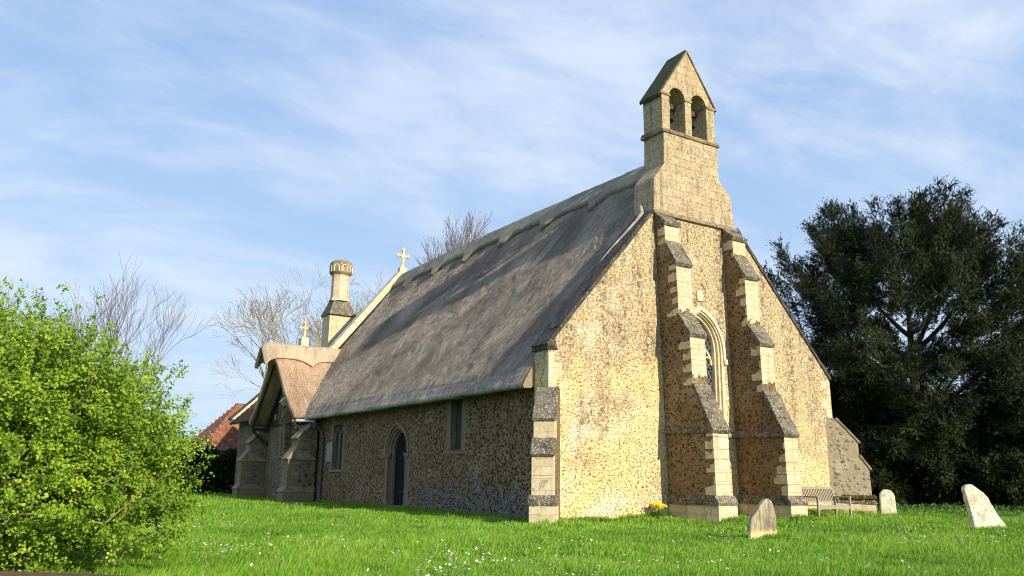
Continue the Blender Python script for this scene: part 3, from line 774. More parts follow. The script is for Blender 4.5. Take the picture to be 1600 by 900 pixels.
# block ridge with its scalloped skirt
def skirt(y):
    per = 3.05; t = ((y-1.2) % per)/per
    return 1.00+.12*math.sin(math.pi*t)*0+(.58*max(0, 1-t/.16)**1.2 if t < .16 else .58*max(0, (t-.72)/.28)**1.8)+.05*math.sin(y*9)*.2
def ridgecap():
    ysr = np.arange(TH+.34, 21.75, .05); n_ = 44; V = np.zeros((len(ysr), n_, 3)); UV = np.zeros((len(ysr), n_, 2))
    for j, y in enumerate(ysr):
        e = skirt(y)
        ss = [(-e, -.02), (-e, .05), (-e+.015, .085)]+[(-e+.015+(2*e-.03)*i/(n_-7), .095) for i in range(1, n_-6)]+[(e-.015, .085), (e, .05), (e, -.02)]
        for i, (s, th) in enumerate(ss[:n_]):
            a = abs(s); 
            x = 5.55+math.copysign(1, s)*a*.62 if a > 1e-6 else 5.55
            z = 11.56-a*.78*(1 if a > .25 else .6)-(.0 if a <= .25 else 0)
            z = 11.62-a*.80 if a > .06 else 11.59-a*.3
            nx, nz = (math.copysign(.78, s)*min(1, a/.10), .63)
            q = th+.02*fb(y*1.5, s*2, 5.)+.008*fb(y*9, s*4, 2.)
            V[j, i] = (x+nx*q, y, z+nz*q+ridge_sag(y)*.95+ .02); UV[j, i] = (y, s)
    i = np.arange(len(ysr)*n_).reshape(len(ysr), n_)
    F = np.stack([i[:-1, :-1], i[:-1, 1:], i[1:, 1:], i[1:, :-1]], -1).reshape(-1, 4)
    o = fast('thatch_ridge', V, F, M_ridge, ROOF, smooth=True, uv=UV.reshape(-1, 2))
    md = o.modifiers.new('s', 'SOLIDIFY'); md.thickness = .10; md.offset = 0
ridgecap()
# mortar fillet flashing between coping and thatch
mb = MB()
RN = np.array([-7.2, 0, 5.66]); RN /= np.linalg.norm(RN)
def gy(px, py, Y):     # a point just proud of the thatch plane
    d = (np.array([px-800, 450-py, 1306.2]))@R; t = (np.array([-.36, 0, 4.12])+RN*.10-CAM)@RN/(d@RN); return tuple(CAM+d*t)
pts = [gy(993, 318, 1.15), gy(1001, 321, 1.05), gy(1003, 333, .92), gy(994, 345, .86), gy(976, 365, .82), gy(955, 388, .78), gy(938, 409, .76), gy(925, 426, .74)]
mb.tube(pts, [.05, .075, .055, .045, .035, .03, .022, .01], 8); cb(mb, 'mortar_fillet', M_ash_fil)
# east gable coping of the nave with its cross
EY = 21.6
eg = [(-.2, -.3), (-.3, 4.2), (5.5, 11.5), (11.3, 4.2), (11.2, -.3)]
cb(MB().prism(eg, XZ, EY+.02, EY+.5), 'east_gable_wall', M_trans)
mb = MB(); d = Vector((5.8, 7.25)).normalized(); nv = Vector((-d.y, d.x))
for s in (-1, 1):
    L = math.hypot(5.8, 7.25); n = 12
    for i in range(n):
        a, b = i*L/n+.005, (i+1)*L/n-.005
        P = []
        for q_, o_ in ((a, .0), (b, .0), (b, .30), (a, .30)):
            x = -.3+d.x*q_+nv.x*o_; z = 4.4+d.y*q_+nv.y*o_
            P.append((x if s < 0 else 11.0-x, z))
        mb.prism(P, XZ, EY-.02, EY+.58)
cb(mb, 'gable_coping', M_cream, bevel=.02)
def cross(x, y, z, s, name='gable_cross'):
    e = empty(name, (x-5.6, y, z)); e.parent = CH
    mb = MB().prism([(-.28*s, 0), (-.22*s, .12*s), (-.1*s, .3*s), (.1*s, .3*s), (.22*s, .12*s), (.28*s, 0)], XZ, -.12*s, .12*s)
    mb.build('cross_foot', M_cross, e, bevel=.02*s)
    mb = MB(); mb.box(-.07*s, .07*s, -.07*s, .07*s, .26*s, 1.5*s); mb.box(-.42*s, .42*s, -.065*s, .065*s, .93*s, 1.07*s)
    for (a, b) in ((0, 1.5), (-.42, 1.0), (.42, 1.0)):
        for q in range(3):
            an = {0: (0, 90, 180), -.42: (90, 180, 270), .42: (-90, 0, 90)}[a][q]*math.pi/180
            mb.lathe([(.02*s, -.08*s), (.085*s, -.05*s), (.085*s, .05*s), (.02*s, .08*s)], ((a+.10*math.cos(an))*s, 0, (b+.10*math.sin(an))*s), 8)
    for q in range(4):
        an = math.pi/4+q*math.pi/2; mb.lathe([(.02*s, -.06*s), (.075*s, -.04*s), (.075*s, .04*s), (.02*s, .06*s)], (.16*math.cos(an)*s, 0, (1.0+.16*math.sin(an))*s), 8)
    for zz_ in (.45, .65):
        for sx in (-1, 1): mb.lathe([(.02*s, -.05*s), (.06*s, 0), (.02*s, .05*s)], (sx*.10*s, 0, zz_*s), 6)
    mb.build('cross_head', M_cross, e)
cross(5.55, EY+.28, 12.06, .72)
MB().box(-.26, .14, EY+.1, EY+.46, 11.5, 12.1).build('cross_pedestal', M_cream, CH, bevel=.02)

# ---- transept: thatched cross gable with tall window
TC = 21.6
TR = empty('transept'); TR.parent = CH; TR.location = (-5.6, 0, 0)
TW = [(18.0, -.5), (18.0, 3.35), (TC-1.8, 4.85), (TC, 6.75), (TC+1.8, 4.85), (25.2, 3.35), (25.2, -.5)]
tw = parch(TC, 2.05, 4.1, 1.12, 1.75)
MB().prism(TW, NY, -.12, .5, [tw]).build('gable_wall', M_trans, TR)
MB().box(.0, 3., 18.02, 18.5, -.5, 3.6).build('side_wall', M_trans, TR)
def ta(hw, rise, z0=2.05): return parch(TC, z0, 4.1, hw, rise)
ring(ta(1.42, 2.05, 3.9), ta(1.30, 1.9, 3.9), -.24, -.1, 'hood_mould', M_ash_dull, TR, .02, NY)
ring(ta(1.32, 1.9), ta(1.08, 1.66), -.14, .06, 'jamb', M_ash_dull, TR, .03, NY)
ring(ta(1.09, 1.68), ta(.92, 1.45), -.02, .22, 'jamb', M_ash_dull, TR, .03, NY)
t3 = MB()
for o_ in (-.32, .32): t3.box(.16, .28, TC+o_-.05, TC+o_+.05, 2.1, 4.4)
for o_ in (-.64, 0, .64):
    for s in (-1, 1): t3.tube([(.22, TC+o_+s*.30, 4.2), (.22, TC+o_+s*.22, 4.5), (.22, TC+o_, 4.7)], .04, 6)
for o_ in (-.32, .32):
    for s in (-1, 1): t3.tube([(.22, TC+o_+s*.28, 4.65), (.22, TC+o_+s*.2, 4.95), (.22, TC+o_, 5.15)], .035, 6)
t3.build('tracery', M_ash_dull, TR)
MB().prism(ta(.95, 1.48, 2.1), NY, .26, .28).build('glass', M_glass, TR)
MB().prism([(-.22, 1.95), (-.22, 2.02), (.3, 2.18), (.3, 1.9)], lambda a, b, d: (a, d, b), TC-1.3, TC+1.3).build('sill', M_ash_dull, TR, bevel=.01)
mb = MB().box(-.40, -.10, TC+1.32, TC+1.6, 3.75, 4.05); mb.box(-.40, -.10, TC-1.6, TC-1.32, 3.75, 4.05); mb.build('label_stop', M_ash_dull, TR, bevel=.04)
def nbut(y, par, s=1):
    """north projecting transept buttress with two set-offs"""
    e = empty('buttress', (-5.6, y, 0)); e.parent = CH
    pr = [(-.12, -.4), (-1.45, -.4), (-1.45, .50), (-1.34, .66), (-1.33, 1.85), (-.98, 2.30), (-.97, 2.72), (-.45, 3.25), (-.12, 3.25)]
    MB().prism(pr, lambda a, b, d: (a, d, b), -.35, .35).build('core', M_trans, e, bevel=.01)
    q = MB(); r = random.Random(y)
    def st(z0, z1, p):
        z = z0; k = 0
        while z < z1-.08:
            hh = min(.30, z1-z); rt = .5 if k % 2 else .3; k += 1
            q.box(p-.012, p+rt, -.362, .362, z+.004, z+hh-.004); z += hh
    st(.68, 1.82, -1.335); st(2.32, 2.70, -.975); q.box(-1.47, -.13, -.42, .42, -.3, .42)
    q.build('ashlar_facing', M_ash_dull, e, bevel=.01)
    q = MB(); q.prism([(-1.42, 1.80), (-1.42, 1.86), (-.96, 2.42), (-.96, 2.22), (-.12, 1.86), (-.12, 1.80)], lambda a, b, d: (a, d, b), -.40, .40)
    q.prism([(-1.06, 2.68), (-1.06, 2.74), (-.44, 3.38), (-.44, 3.2)], lambda a, b, d: (a, d, b), -.40, .40)
    q.prism([(-1.50, .42), (-1.52, .50), (-1.36, .68), (-.12, .68), (-.12, .42)], lambda a, b, d: (a, d, b), -.44, .44)
    q.build('weathering', M_string, e, bevel=.015)
nbut(17.95, TR); nbut(25.2, TR)
# its thatch: concave sides, cap with a pointed scallop, overhanging hood at the tip
def tsec(s):      # s in -1..1 across, returns y,z
    a = abs(s); return TC+math.copysign(1, s)*(3.55*a+.0), 7.30-3.55*a-.28*math.sin(math.pi*a)-(.0 if a > .06 else 0)
def xfront(a):    # verge position: hood at the top
    return -1.55+.42*sstep(a, .02, .26)+.06*a
n1, n2 = 61, 90; V = np.zeros((n1, n2, 3)); UV = np.zeros((n1, n2, 2))
for i in range(n1):
    s = -1+2*i/(n1-1); y, z = tsec(s)
    for j in range(n2):
        x0 = xfront(abs(s)); x = x0+(3.2-x0)*(j/(n2-1))
        q = .03*fb(x*.8, s*3, 44.)+.010*fb(x*5, s*5, 41.)
        V[i, j] = (x, y, z+q); UV[i, j] = (x, s*4.8)
ii = np.arange(n1*n2).reshape(n1, n2)
F = np.stack([ii[:-1, :-1], ii[:-1, 1:], ii[1:, 1:], ii[1:, :-1]], -1).reshape(-1, 4)
Vf = V.reshape(-1, 3); UVf = UV.reshape(-1, 2); k_ = 26000; fi = rng.integers(0, len(F), k_); c = Vf[F[fi]].mean(1)+rng.normal(size=(k_, 3))*[.02, .02, .0]
sg = np.where(c[:, 1:2] < TC, -1., 1.); dn = sg*np.array([0, .69, 0])+np.array([0, 0, -.72]); nv_ = sg*np.array([0, .72, 0])+np.array([0, 0, .69]); xv = np.array([1., 0, 0])
ro = rng.normal(size=(k_, 1))*.7; dn = dn+xv*rng.normal(size=(k_, 1))*.1+nv_*rng.uniform(0, .1, (k_, 1)); sd = xv*np.cos(ro)+nv_*np.sin(ro); Ls = rng.uniform(.05, .16, (k_, 1)); Ws = rng.uniform(.002, .005, (k_, 1)); c = c+nv_*.008
VV = np.stack([c-sd*Ws, c+sd*Ws, c+dn*Ls+sd*Ws*.7, c+dn*Ls-sd*Ws*.7], 1).reshape(-1, 3)
fast('straw_ends', VV, np.arange(4*k_).reshape(k_, 4), M_thatch2, TR, uv=np.repeat(UVf[F[fi]].mean(1)+rng.normal(size=(k_, 2))*.2, 4, 0))
o = fast('thatch', V, F, M_thatch2, TR, smooth=True, uv=UVf)
md = o.modifiers.new('s', 'SOLIDIFY'); md.thickness = .26; md.offset = -1
n1, n2 = 61, 110; V = np.zeros((n1, n2, 3)); UV = np.zeros((n1, n2, 2))
for j in range(n2):
    x0 = -1.78
    x = x0+(2.75-x0)*(j/(n2-1))
    tt = abs(((x+1.70) % 2.2)/2.2-.5)*2
    wd_ = .93+.40*tt**3
    fr = min(1, max(0, (x+1.78)/.35)); wd_ *= (.80+.20*math.sqrt(fr)) 
    for i in range(n1):
        s = -1+2*i/(n1-1); a = abs(s)*wd_
        y = TC+math.copysign(1, s)*a*.74; z = 7.38-a*.74 if a > .2 else 7.38-.148+(.2-a)*.35
        z -= .28*math.sin(math.pi*a*.74/3.55)*1.0
        q = .10+.02*fb(x, s*2, 9.)+.006*fb(x*7, s*6, 9.); ed = max(0, (abs(s)-.93)/.07)
        q *= 1-.6*ed
        dro = .30*(1-fr)**2
        V[i, j] = (x, y+math.copysign(.6, s)*q*min(1, a/.2), z+q*.7-dro); UV[i, j] = (x, s)
ii = np.arange(n1*n2).reshape(n1, n2)
F = np.stack([ii[:-1, :-1], ii[:-1, 1:], ii[1:, 1:], ii[1:, :-1]], -1).reshape(-1, 4)
o = fast('thatch_ridge', V, F, M_cap2, TR, smooth=True, uv=UV.reshape(-1, 2))
md = o.modifiers.new('s', 'SOLIDIFY'); md.thickness = .16; md.offset = -1
# bargeboards and truss below the overhang
mb = MB()
for s in (-1, 1):
    mb.prism([(TC, 6.98), (TC, 6.66), (TC+s*3.3, 3.28), (TC+s*3.42, 3.52), (TC+s*1.7, 5.10)], NY, -.98, -.90)
    mb.prism([(TC, 6.80), (TC, 6.60), (TC+s*3.2, 3.3), (TC+s*3.3, 3.5)], NY, -.30, -.18)
    mb.box(-1.0, -.1, TC+s*3.2-.08, TC+s*3.2+.08, 3.30, 3.46)
    mb.tube([(-.95, TC+s*3.1, 3.3), (-.5, TC+s*3.1, 2.9), (-.12, TC+s*3.1, 2.6)], .07, 6)
mb.build('bargeboard', M_barge, TR)
MB().prism([(TC-3.2, 3.5), (TC, 6.85), (TC+3.2, 3.5)], NY, -.16, -.125, [[(TC-1.5, 3.6), (TC-1.4, 4.9), (TC, 6.2), (TC+1.4, 4.9), (TC+1.5, 3.6)]]).build('gable_boarding', M_barge, TR)
# gutter and downpipe at the angle
gp = empty('rainwater_pipe'); gp.parent = CH; gp.location = (-5.6, 0, 0)
mb = MB().tube([(-.34, 17.35, 3.30), (-.14, 17.3, 3.12), (-.09, 17.05, 2.85), (-.09, 17.0, 2.7), (-.09, 17.0, 0)], .055, 8)
mb.lathe([(.05, -.22), (.09, -.1), (.12, .04), (.12, .08)], (-.36, 17.36, 3.34), 8); mb.build('downpipe', M_pipe, gp)
MB().tube([(-1.0, 18.4, 3.50), (-.34, 17.35, 3.46)], .06, 8).build('gutter', M_white, gp)

# ---- low tiled chapel beyond the transept
CP = empty('chapel'); CP.parent = CH; CP.location = (-5.6, 0, 0)
MB().prism([(-.2, -.5), (-.2, 4.2), (3.2, 7.4), (4.5, 7.4), (4.5, -.5)], XZ, 25.3, 30.2).build('wall', M_trans, CP)
def tiles(y0, z0, y1, z1, x0, x1, m_, name, par, nx=.26, ny=.34, swap=False, hip=0.):
    """pantile slope: rolls along x, courses down the slope"""
    L = math.hypot(y1-y0, z1-z0); d = Vector((0, (y1-y0)/L, (z1-z0)/L)); nn = Vector((0, -d.z, d.y)); 
    if nn.z < 0: nn = -nn
    cs = int(L/ny); xs = np.arange(x0, x1, nx/6); V = []; Fc = []
    for c in range(cs):
        for e_ in (0, 1):
            for x in xs:
                ph = (x/nx) % 1; hgt = .035*math.sin(ph*2*math.pi)+(.035 if e_ == 0 else 0)
                s = c*ny+e_*ny*1.02
                p = Vector((x, y0, z0))+d*s+nn*hgt; V.append(p)
    n = len(xs)
    for r_ in range(cs*2-1):
        for i in range(n-1):
            a = r_*n+i
            if xs[i] >= x0+hip*r_/2*ny: Fc.append((a, a+1, a+n+1, a+n))
    if swap: V = [(v[1], v[0], v[2]) for v in V]
    o = fast(name, np.array([tuple(v) for v in V]), Fc, m_, par)
    md = o.modifiers.new('s', 'SOLIDIFY'); md.thickness = .03
    return o
tiles(-.62, 3.98, 3.3, 7.75, 25.0, 30.1, M_tile, 'roof_tiles', CP, swap=True)
MB().prism([(-.72, 3.82), (-.72, 4.12), (3.3, 8.05), (3.3, 7.6)], XZ, 30.05, 30.4).build('verge_coping', M_cream, CP, bevel=.02)
MB().prism([(-.78, 4.12), (-.78, 4.2), (3.3, 8.15), (3.3, 8.06)], XZ, 29.98, 30.5).build('verge_cap', M_coping, CP, bevel=.01)
MB().tube([(-.70, 25.0, 3.92), (-.70, 30.1, 3.92)], .07, 8).build('gutter', M_iron, CP)
# chancel: tiled roof, cross on its gable and the octagonal chimney
CC = empty('chancel'); CC.parent = CH; CC.location = (-5.6, 0, 0)
MB().prism([(2.6, -.5), (2.6, 5.0), (5.6, 9.0), (8.6, 5.0), (8.6, -.5)], XZ, 22.15, 36).build('wall', M_trans, CC)
mb = MB().prism([(2.2, 4.6), (2.2, 4.8), (5.6, 9.3), (9.0, 4.8), (9.0, 4.6), (5.6, 9.05)], XZ, 22.15, 36.2); mb.build('roof', M_tile, CC)
MB().prism([(26.4, 5.2), (28.0, 8.3), (29.6, 5.2)], NY, 2.3, 2.6).build('vestry_gable', M_cream, CC, bevel=.02)
MB().prism([(26.5, 5.0), (28.0, 8.0), (29.5, 5.0)], NY, 2.55, 6.).build('vestry_roof', M_tile, CC)
cross(2.46, 28.0, 8.78, .60)
MB().box(2.2, 2.72, 27.7, 28.3, 7.7, 8.80).build('cross_base', M_cream, CC, bevel=.05)
CI = empty('chimney', (3.65-5.6, 26.0, 0)); CI.parent = CH
MB().box(-.70, .70, -.55, .55, 4.5, 9.86).build('chimney_base', M_ash, CI, bevel=.02)
MB().lathe([(1.08, 9.84), (1.10, 9.92), (.62, 10.72), (.60, 10.74)], (0, 0, 0), 4, math.pi/2*0, 1, .92).build('chimney_weathering', M_slab, CI, bevel=.02)
MB().lathe([(.60, 10.70), (.52, 10.9), (.50, 11.0), (.49, 12.15), (.53, 12.22)], (0, 0, 0), 8).build('chimney_shaft', M_ash, CI, bevel=.01)
MB().lathe([(.52, 12.2), (.62, 12.30), (.66, 12.36), (.66, 12.80), (.60, 12.96), (.44, 13.08), (.2, 13.12)], (0, 0, 0), 8).build('chimney_cap', M_string, CI, bevel=.03)
mb = MB()
for q_ in range(8):
    a = 2*math.pi*q_/8; c, s = math.cos(a), math.sin(a); rr = .66*math.cos(math.pi/8)
    pts = []
    for k2 in range(7): t_ = math.pi*k2/6; pts.append((rr*c-s*.15*math.cos(t_), rr*s+c*.15*math.cos(t_), 12.62+.14*math.sin(t_)))
    pts = [(rr*c-s*.15, rr*s+c*.15, 12.36)]+pts+[(rr*c+s*.15, rr*s-c*.15, 12.36)]
    mb.tube(pts, .035, 5)
mb.build('cap_arcade', M_cream, CI)

# ------------------------------------------------------------ other things
# headstones: outline in (u,z), thickness along v
def headstone(outline, th, loc, rz, lean, m_, label, extra=None, grp=None):
    e = empty('headstone', loc, rz, label=label, cat='headstone', group=grp)
    e.rotation_euler = (lean[0], lean[1], rz)
    o = MB().prism(outline, XZ, -th/2, th/2).build('slab', m_, e, bevel=.012)
    q = o.modifiers.new('r', 'REMESH'); q.mode = 'VOXEL'; q.voxel_size = .018
    tx = bpy.data.textures.new('hs', 'CLOUDS'); tx.noise_scale = .12; tx.noise_depth = 4
    d = o.modifiers.new('d', 'DISPLACE'); d.texture = tx; d.strength = .028; d.mid_level = .5; d.texture_coords = 'LOCAL'
    return e
face = math.radians(-32)
# brown pointed stone, nearer
def lich_mat():
    m, t = mat('grave_lichen'); P = t.n('TexCoord').outputs['Object']; S = t.n('SeparateXYZ', {'Vector': P}).outputs
    st = t.n('Mapping', {'Vector': P, 'Scale': (9, 9, 1.2)}).outputs[0]
    c = t.mix(t.smooth(t.noise(st, 1.4, 5, .6), .35, .65), (.52, .44, .30), (.22, .175, .115))
    lm = t.smooth(t.math('ADD', S[2], t.math('MULTIPLY', t.noise(P, 8., 4, .7), .25)), .24, .40, 1., 0.)
    c = t.mix(lm, c, t.mix(t.noise(P, 20., 4), (.72, .50, .12), (.8, .72, .45)))
    finish(t, c, .92, t.noise(st, 4., 6, .7), .6, .02); return m
headstone([(-.30, -.3), (.28, -.3), (.285, .48), (.21, .77), (.13, .82), (.03, .78), (-.13, .58), (-.25, .42), (-.28, .30)], .13, (.42, -6.42, float(gz(.42, -6.42))), math.radians(-22), (.04, -.02), lich_mat(), 'brown pointed headstone with yellow lichen along its foot')
out = [(-.24, -.3), (.24, -.3), (.235, .62)]+[(.235*math.cos(a), .64+.24*math.sin(a)) for a in np.linspace(.1, math.pi-.1, 9)]+[(-.235, .62)]
headstone(out, .12, (12.45, -1.15, float(gz(12.45, -1.15))), math.radians(-38), (-.02, -.02), M_grave2, 'small round-topped pale headstone beside the corner buttress')
o3 = [(-.36, -.3), (.52, -.3), (.45, .05), (.38, .18), (.24, .40), (.14, .62), (.08, .80), (.0, .90), (-.18, 1.03), (-.24, 1.10), (-.34, 1.11), (-.44, 1.07), (-.47, .98), (-.44, .88), (-.45, .80), (-.38, .42)]
headstone(o3, .16, (7.42, -7.05, float(gz(7.42, -7.05))), math.radians(-30), (-.06, -.03), M_grave3, 'rough white headstone leaning to the left out on the grass')

# bench
BE = empty('bench', (9.15, -1.30, float(gz(9.15, -1.3))-.07), math.radians(0), label='weathered slatted wooden bench standing against the church wall', cat='bench')
L = 1.5
def leg(x0, y0, z0, x1, y1, z1, w_=.06):
    m_ = MB(); m_.add([(x0-w_/2, y0-w_/2, z0), (x0+w_/2, y0-w_/2, z0), (x0+w_/2, y0+w_/2, z0), (x0-w_/2, y0+w_/2, z0), (x1-w_/2, y1-w_/2, z1), (x1+w_/2, y1-w_/2, z1), (x1+w_/2, y1+w_/2, z1), (x1-w_/2, y1+w_/2, z1)],
        [(3, 2, 1, 0), (4, 5, 6, 7), (0, 1, 5, 4), (1, 2, 6, 5), (2, 3, 7, 6), (3, 0, 4, 7)]); return m_
for sx in (-L/2, L/2):
    leg(sx, -.28, -.1, sx, -.28, .66).build('leg', M_teak, BE, bevel=.006)
    m_ = leg(sx, .25, -.1, sx, .22, .42); m_.add(*[(q) for q in [leg(sx, .22, .42, sx, .38, .98).v, leg(sx, .22, .42, sx, .38, .98).f]]); m_.build('leg', M_teak, BE, bevel=.004)
    MB().box(sx-.045, sx+.045, -.32, .26, .66, .70).build('armrest', M_teak, BE, bevel=.008)
m_ = MB()
for i in range(6): y = -.28+i*.092; m_.box(-L/2+.02, L/2-.02, y, y+.072, .42-.004*i, .445-.004*i)
m_.box(-L/2+.03, L/2-.03, -.30, -.26, .33, .415); m_.build('seat', M_teak, BE, bevel=.004)
m_ = MB(); rail = lambda z: .22+(z-.42)/.56*.16
for z, hh in ((.50, .06), (.90, .08)):
    m_.box(-L/2+.03, L/2-.03, rail(z)-.02, rail(z)+.02, z, z+hh)
for i in range(19):
    x = -L/2+.07+i*(L-.14)/18
    a = leg(x, rail(.55), .55, x, rail(.91), .91, .03); m_.add(a.v, a.f)
m_.build('backrest', M_teak, BE)

# timber rail by the camera at the bottom left
def unz(px, py, z):
    d = (np.array([px-800, 450-py, 1306.2]))@R; t = (z-CAM[2])/d[2]; return CAM+d*t
pA = unz(-260, 882, .70); pB = unz(178, 900, .70); dv = pB-pA; dv /= np.linalg.norm(dv); pC = pB+dv*2.6; pA = pA-dv*1.5
fe = empty('timber_rail', (float(pB[0]), float(pB[1]), float(gz(pB[0], pB[1]))), label='low brown timber rail at the bottom left in front of the bush', cat='fence')
ang = math.atan2(dv[1], dv[0]); fe.rotation_euler = (0, 0, ang); zb = fe.location[2]
m_ = MB(); L1_ = -float(np.linalg.norm(pA-pB)); L2_ = float(np.linalg.norm(pC-pB))
n = 30
m_.prism([(-.055, .56-zb), (.055, .56-zb), (.055, .69-zb), (.03, .70-zb), (-.03, .70-zb), (-.055, .69-zb)], lambda a, b, d: (d, a, b), L1_, L2_)
m_.build('rail', M_rail, fe, rough=.012)
for x in (L1_+.1, L2_-.2, (L1_+L2_)/2): MB().box(x-.05, x+.05, .06, .16, -.4, .66-zb).build('post', M_rail, fe, bevel=.01)

# far house with pantile roof
HO = empty('house', (1.7, 46.5, -.2), label='house with orange-red pantile roof beyond the church', cat='house')
MB().box(0, 11, 0, 7, -.5, 3.3).build('wall', M_plaster, HO)
tiles(-.4, 3.1, 3.5, 6.9, -.3, 11.2, M_tile, 'roof', HO, .3, .36, hip=.62)
tiles(7.4, 3.1, 3.5, 6.9, -.3, 11.2, M_tile, 'roof', HO, .3, .36, hip=.62)
MB().add([(-.3, -.4, 3.1), (-.3, 7.4, 3.1), (3.0, 3.5, 6.85), (-.25, 7.3, 3.05), (-.25, -.3, 3.05)], [(0, 2, 1), (4, 3, 2), (0, 4, 2), (1, 2, 3), (0, 1, 3, 4)]).build('hip_roof', M_tile, HO)
MB().tube([(-.3, -.48, 3.05), (11.2, -.48, 3.05)], .06, 8).build('gutter', M_iron, HO)
m_ = MB(); m_.box(3, 4, -.03, .02, 1.2, 2.3); m_.box(7.5, 8.5, -.03, .02, 1.2, 2.3); m_.build('window', M_glass, HO)

# ------------------------------------------------------------ foliage
def leaves(C, D, L, Wd, rn, nrm=None):
    """quads centred at C pointing along D, length L, width Wd"""
    n = len(C); A = rng.normal(size=(n, 3))*(1 if nrm is None else .42)+(0 if nrm is None else nrm); S = np.cross(D, A); S /= np.linalg.norm(S, axis=1, keepdims=True)+1e-9
    L = np.asarray(L).reshape(-1, 1); Wd = np.asarray(Wd).reshape(-1, 1)
    nn = np.cross(D, S)
    a = C; b = C+D*L*.5+S*Wd*.5+nn*Wd*.12; c = C+D*L; d = C+D*L*.5-S*Wd*.5+nn*Wd*.12
    V = np.stack([a, b, c, d], 1).reshape(-1, 3); F = np.arange(4*n).reshape(n, 4)
    return V, F, np.repeat(rn, 4)
def unit(a): return a/(np.linalg.norm(a, axis=-1, keepdims=True)+1e-9)
def sphere_dirs(n, zmin=-1):
    v = unit(rng.normal(size=(n*4+40, 3))); v = v[v[:, 2] > zmin][:n]; return v
def vnoise(P, s, o=0.):
    return np.array([noise.noise(Vector((p[0]*s+o, p[1]*s, p[2]*s))) for p in P])

# hawthorn bush
def bush():
    cx, cy = -12.85, -6.30
    e = empty('hawthorn_bush', (cx, cy, 0), label='large bright green leafy bush at the left edge of the lawn', cat='bush')
    lobes = [((0, 0, 1.5), (2.35, 2.3, 1.6)), ((-1.2, .2, 1.8), (2.1, 2.0, 1.75)), ((1.0, -.1, 1.15), (1.55, 1.7, 1.2)), ((.3, -.6, .8), (2.0, 1.9, .95)), ((-3.6, 1.0, 1.6), (2.2, 2.2, 1.8)), ((.75, .3, 1.75), (1.15, 1.3, .95)), ((-1.6, -1.2, .75), (1.8, 1.2, .9)), ((.6, -.5, .45), (1.6, 1.5, .55)), ((1.1, -.3, 1.2), (1.15, 1.2, .95)), ((.2, -.8, 1.6), (1.5, 1.2, 1.1)), ((-1.0, -1.3, .4), (2.0, .9, .5))]
    SP = []; SDr = []; SN = []
    for c, r in lobes:
        n = int(2500*r[0]*r[2]/3.2); d = sphere_dirs(n, -.55)
        rad = rng.uniform(.30, 1.0, n)**.5; lump = .98+.20*vnoise(d*2.1+np.array(c), 1.)+.12*vnoise(d*5.+np.array(c), 1.); P = np.array(c)+d*np.array(r)*(rad*lump)[:, None]
        nz = vnoise(P, 3.0); keep = (nz > -.05) | (rad < .70)
        P = P[keep]; d = d[keep]
        ln = rng.uniform(.10, .26, len(P))*np.where((P[:, 2] > 2.3) & (rng.uniform(0, 1, len(P)) < .10), 2.6, 1.); dd = unit(d*.9+rng.normal(size=(len(P), 3))*.45+np.array([0, 0, .25])+np.where(P[:, 2:3] > 2.1, 1., 0)*np.array([0, 0, .8]))
        SP.append(P); SDr.append(dd*ln[:, None]); SN.append(d)
    P = np.concatenate(SP); D = np.concatenate(SDr); N0 = np.concatenate(SN); m = P[:, 2] > .02; P = P[m]; D = D[m]; N0 = N0[m]
    k = 30; q_ = rng.integers(0, 4, (len(P), k, 1))/3.; C = P[:, None]+D[:, None]*q_+rng.normal(size=(len(P), k, 3))*.024
    C = C.reshape(-1, 3); dr = unit(unit(np.repeat(D, k, 0))*.3+rng.normal(size=C.shape)*.9+np.array([0, -.1, .1]))
    shade = np.repeat(rng.uniform(0, .55, len(P)), k)+rng.uniform(0, .45, len(C))
    L = rng.uniform(.026, .050, len(C)); nn_ = unit(np.repeat(N0, k, 0)*.8+np.array([.1, -.55, .75]))
    V, F, r = leaves(C, dr, L, L*.85, shade, nn_)
    fast('foliage', V, F, M_leaf, e, rnd=r)
    # inner twigs and stems
    b = MB()
    for i in range(1300):
        j = rng.integers(len(P)); p = P[j]-unit(D[j][None])[0]*.35; q = P[j]+D[j]*rng.uniform(.6, 1.05)
        mid = (p+q)/2+rng.normal(size=3)*.03; rr = rng.uniform(.003, .0065); b.tube([p, mid, q], [rr*1.5, rr, rr*.4], 3, False)
    for i in range(60):
        d = sphere_dirs(1, .1)[0]; base = np.array([rng.uniform(-2.8, .8), rng.uniform(-.6, .6), 0]); tip = base+d*rng.uniform(1.2, 2.2); mid = (base+tip)/2+rng.normal(size=3)*.12+[0, 0, .2]
        tip[2] = max(tip[2], .4); b.tube([base, mid, tip], [.03, .018, .006], 5, False)
    b.build('branches', M_twig3, e)
bush()

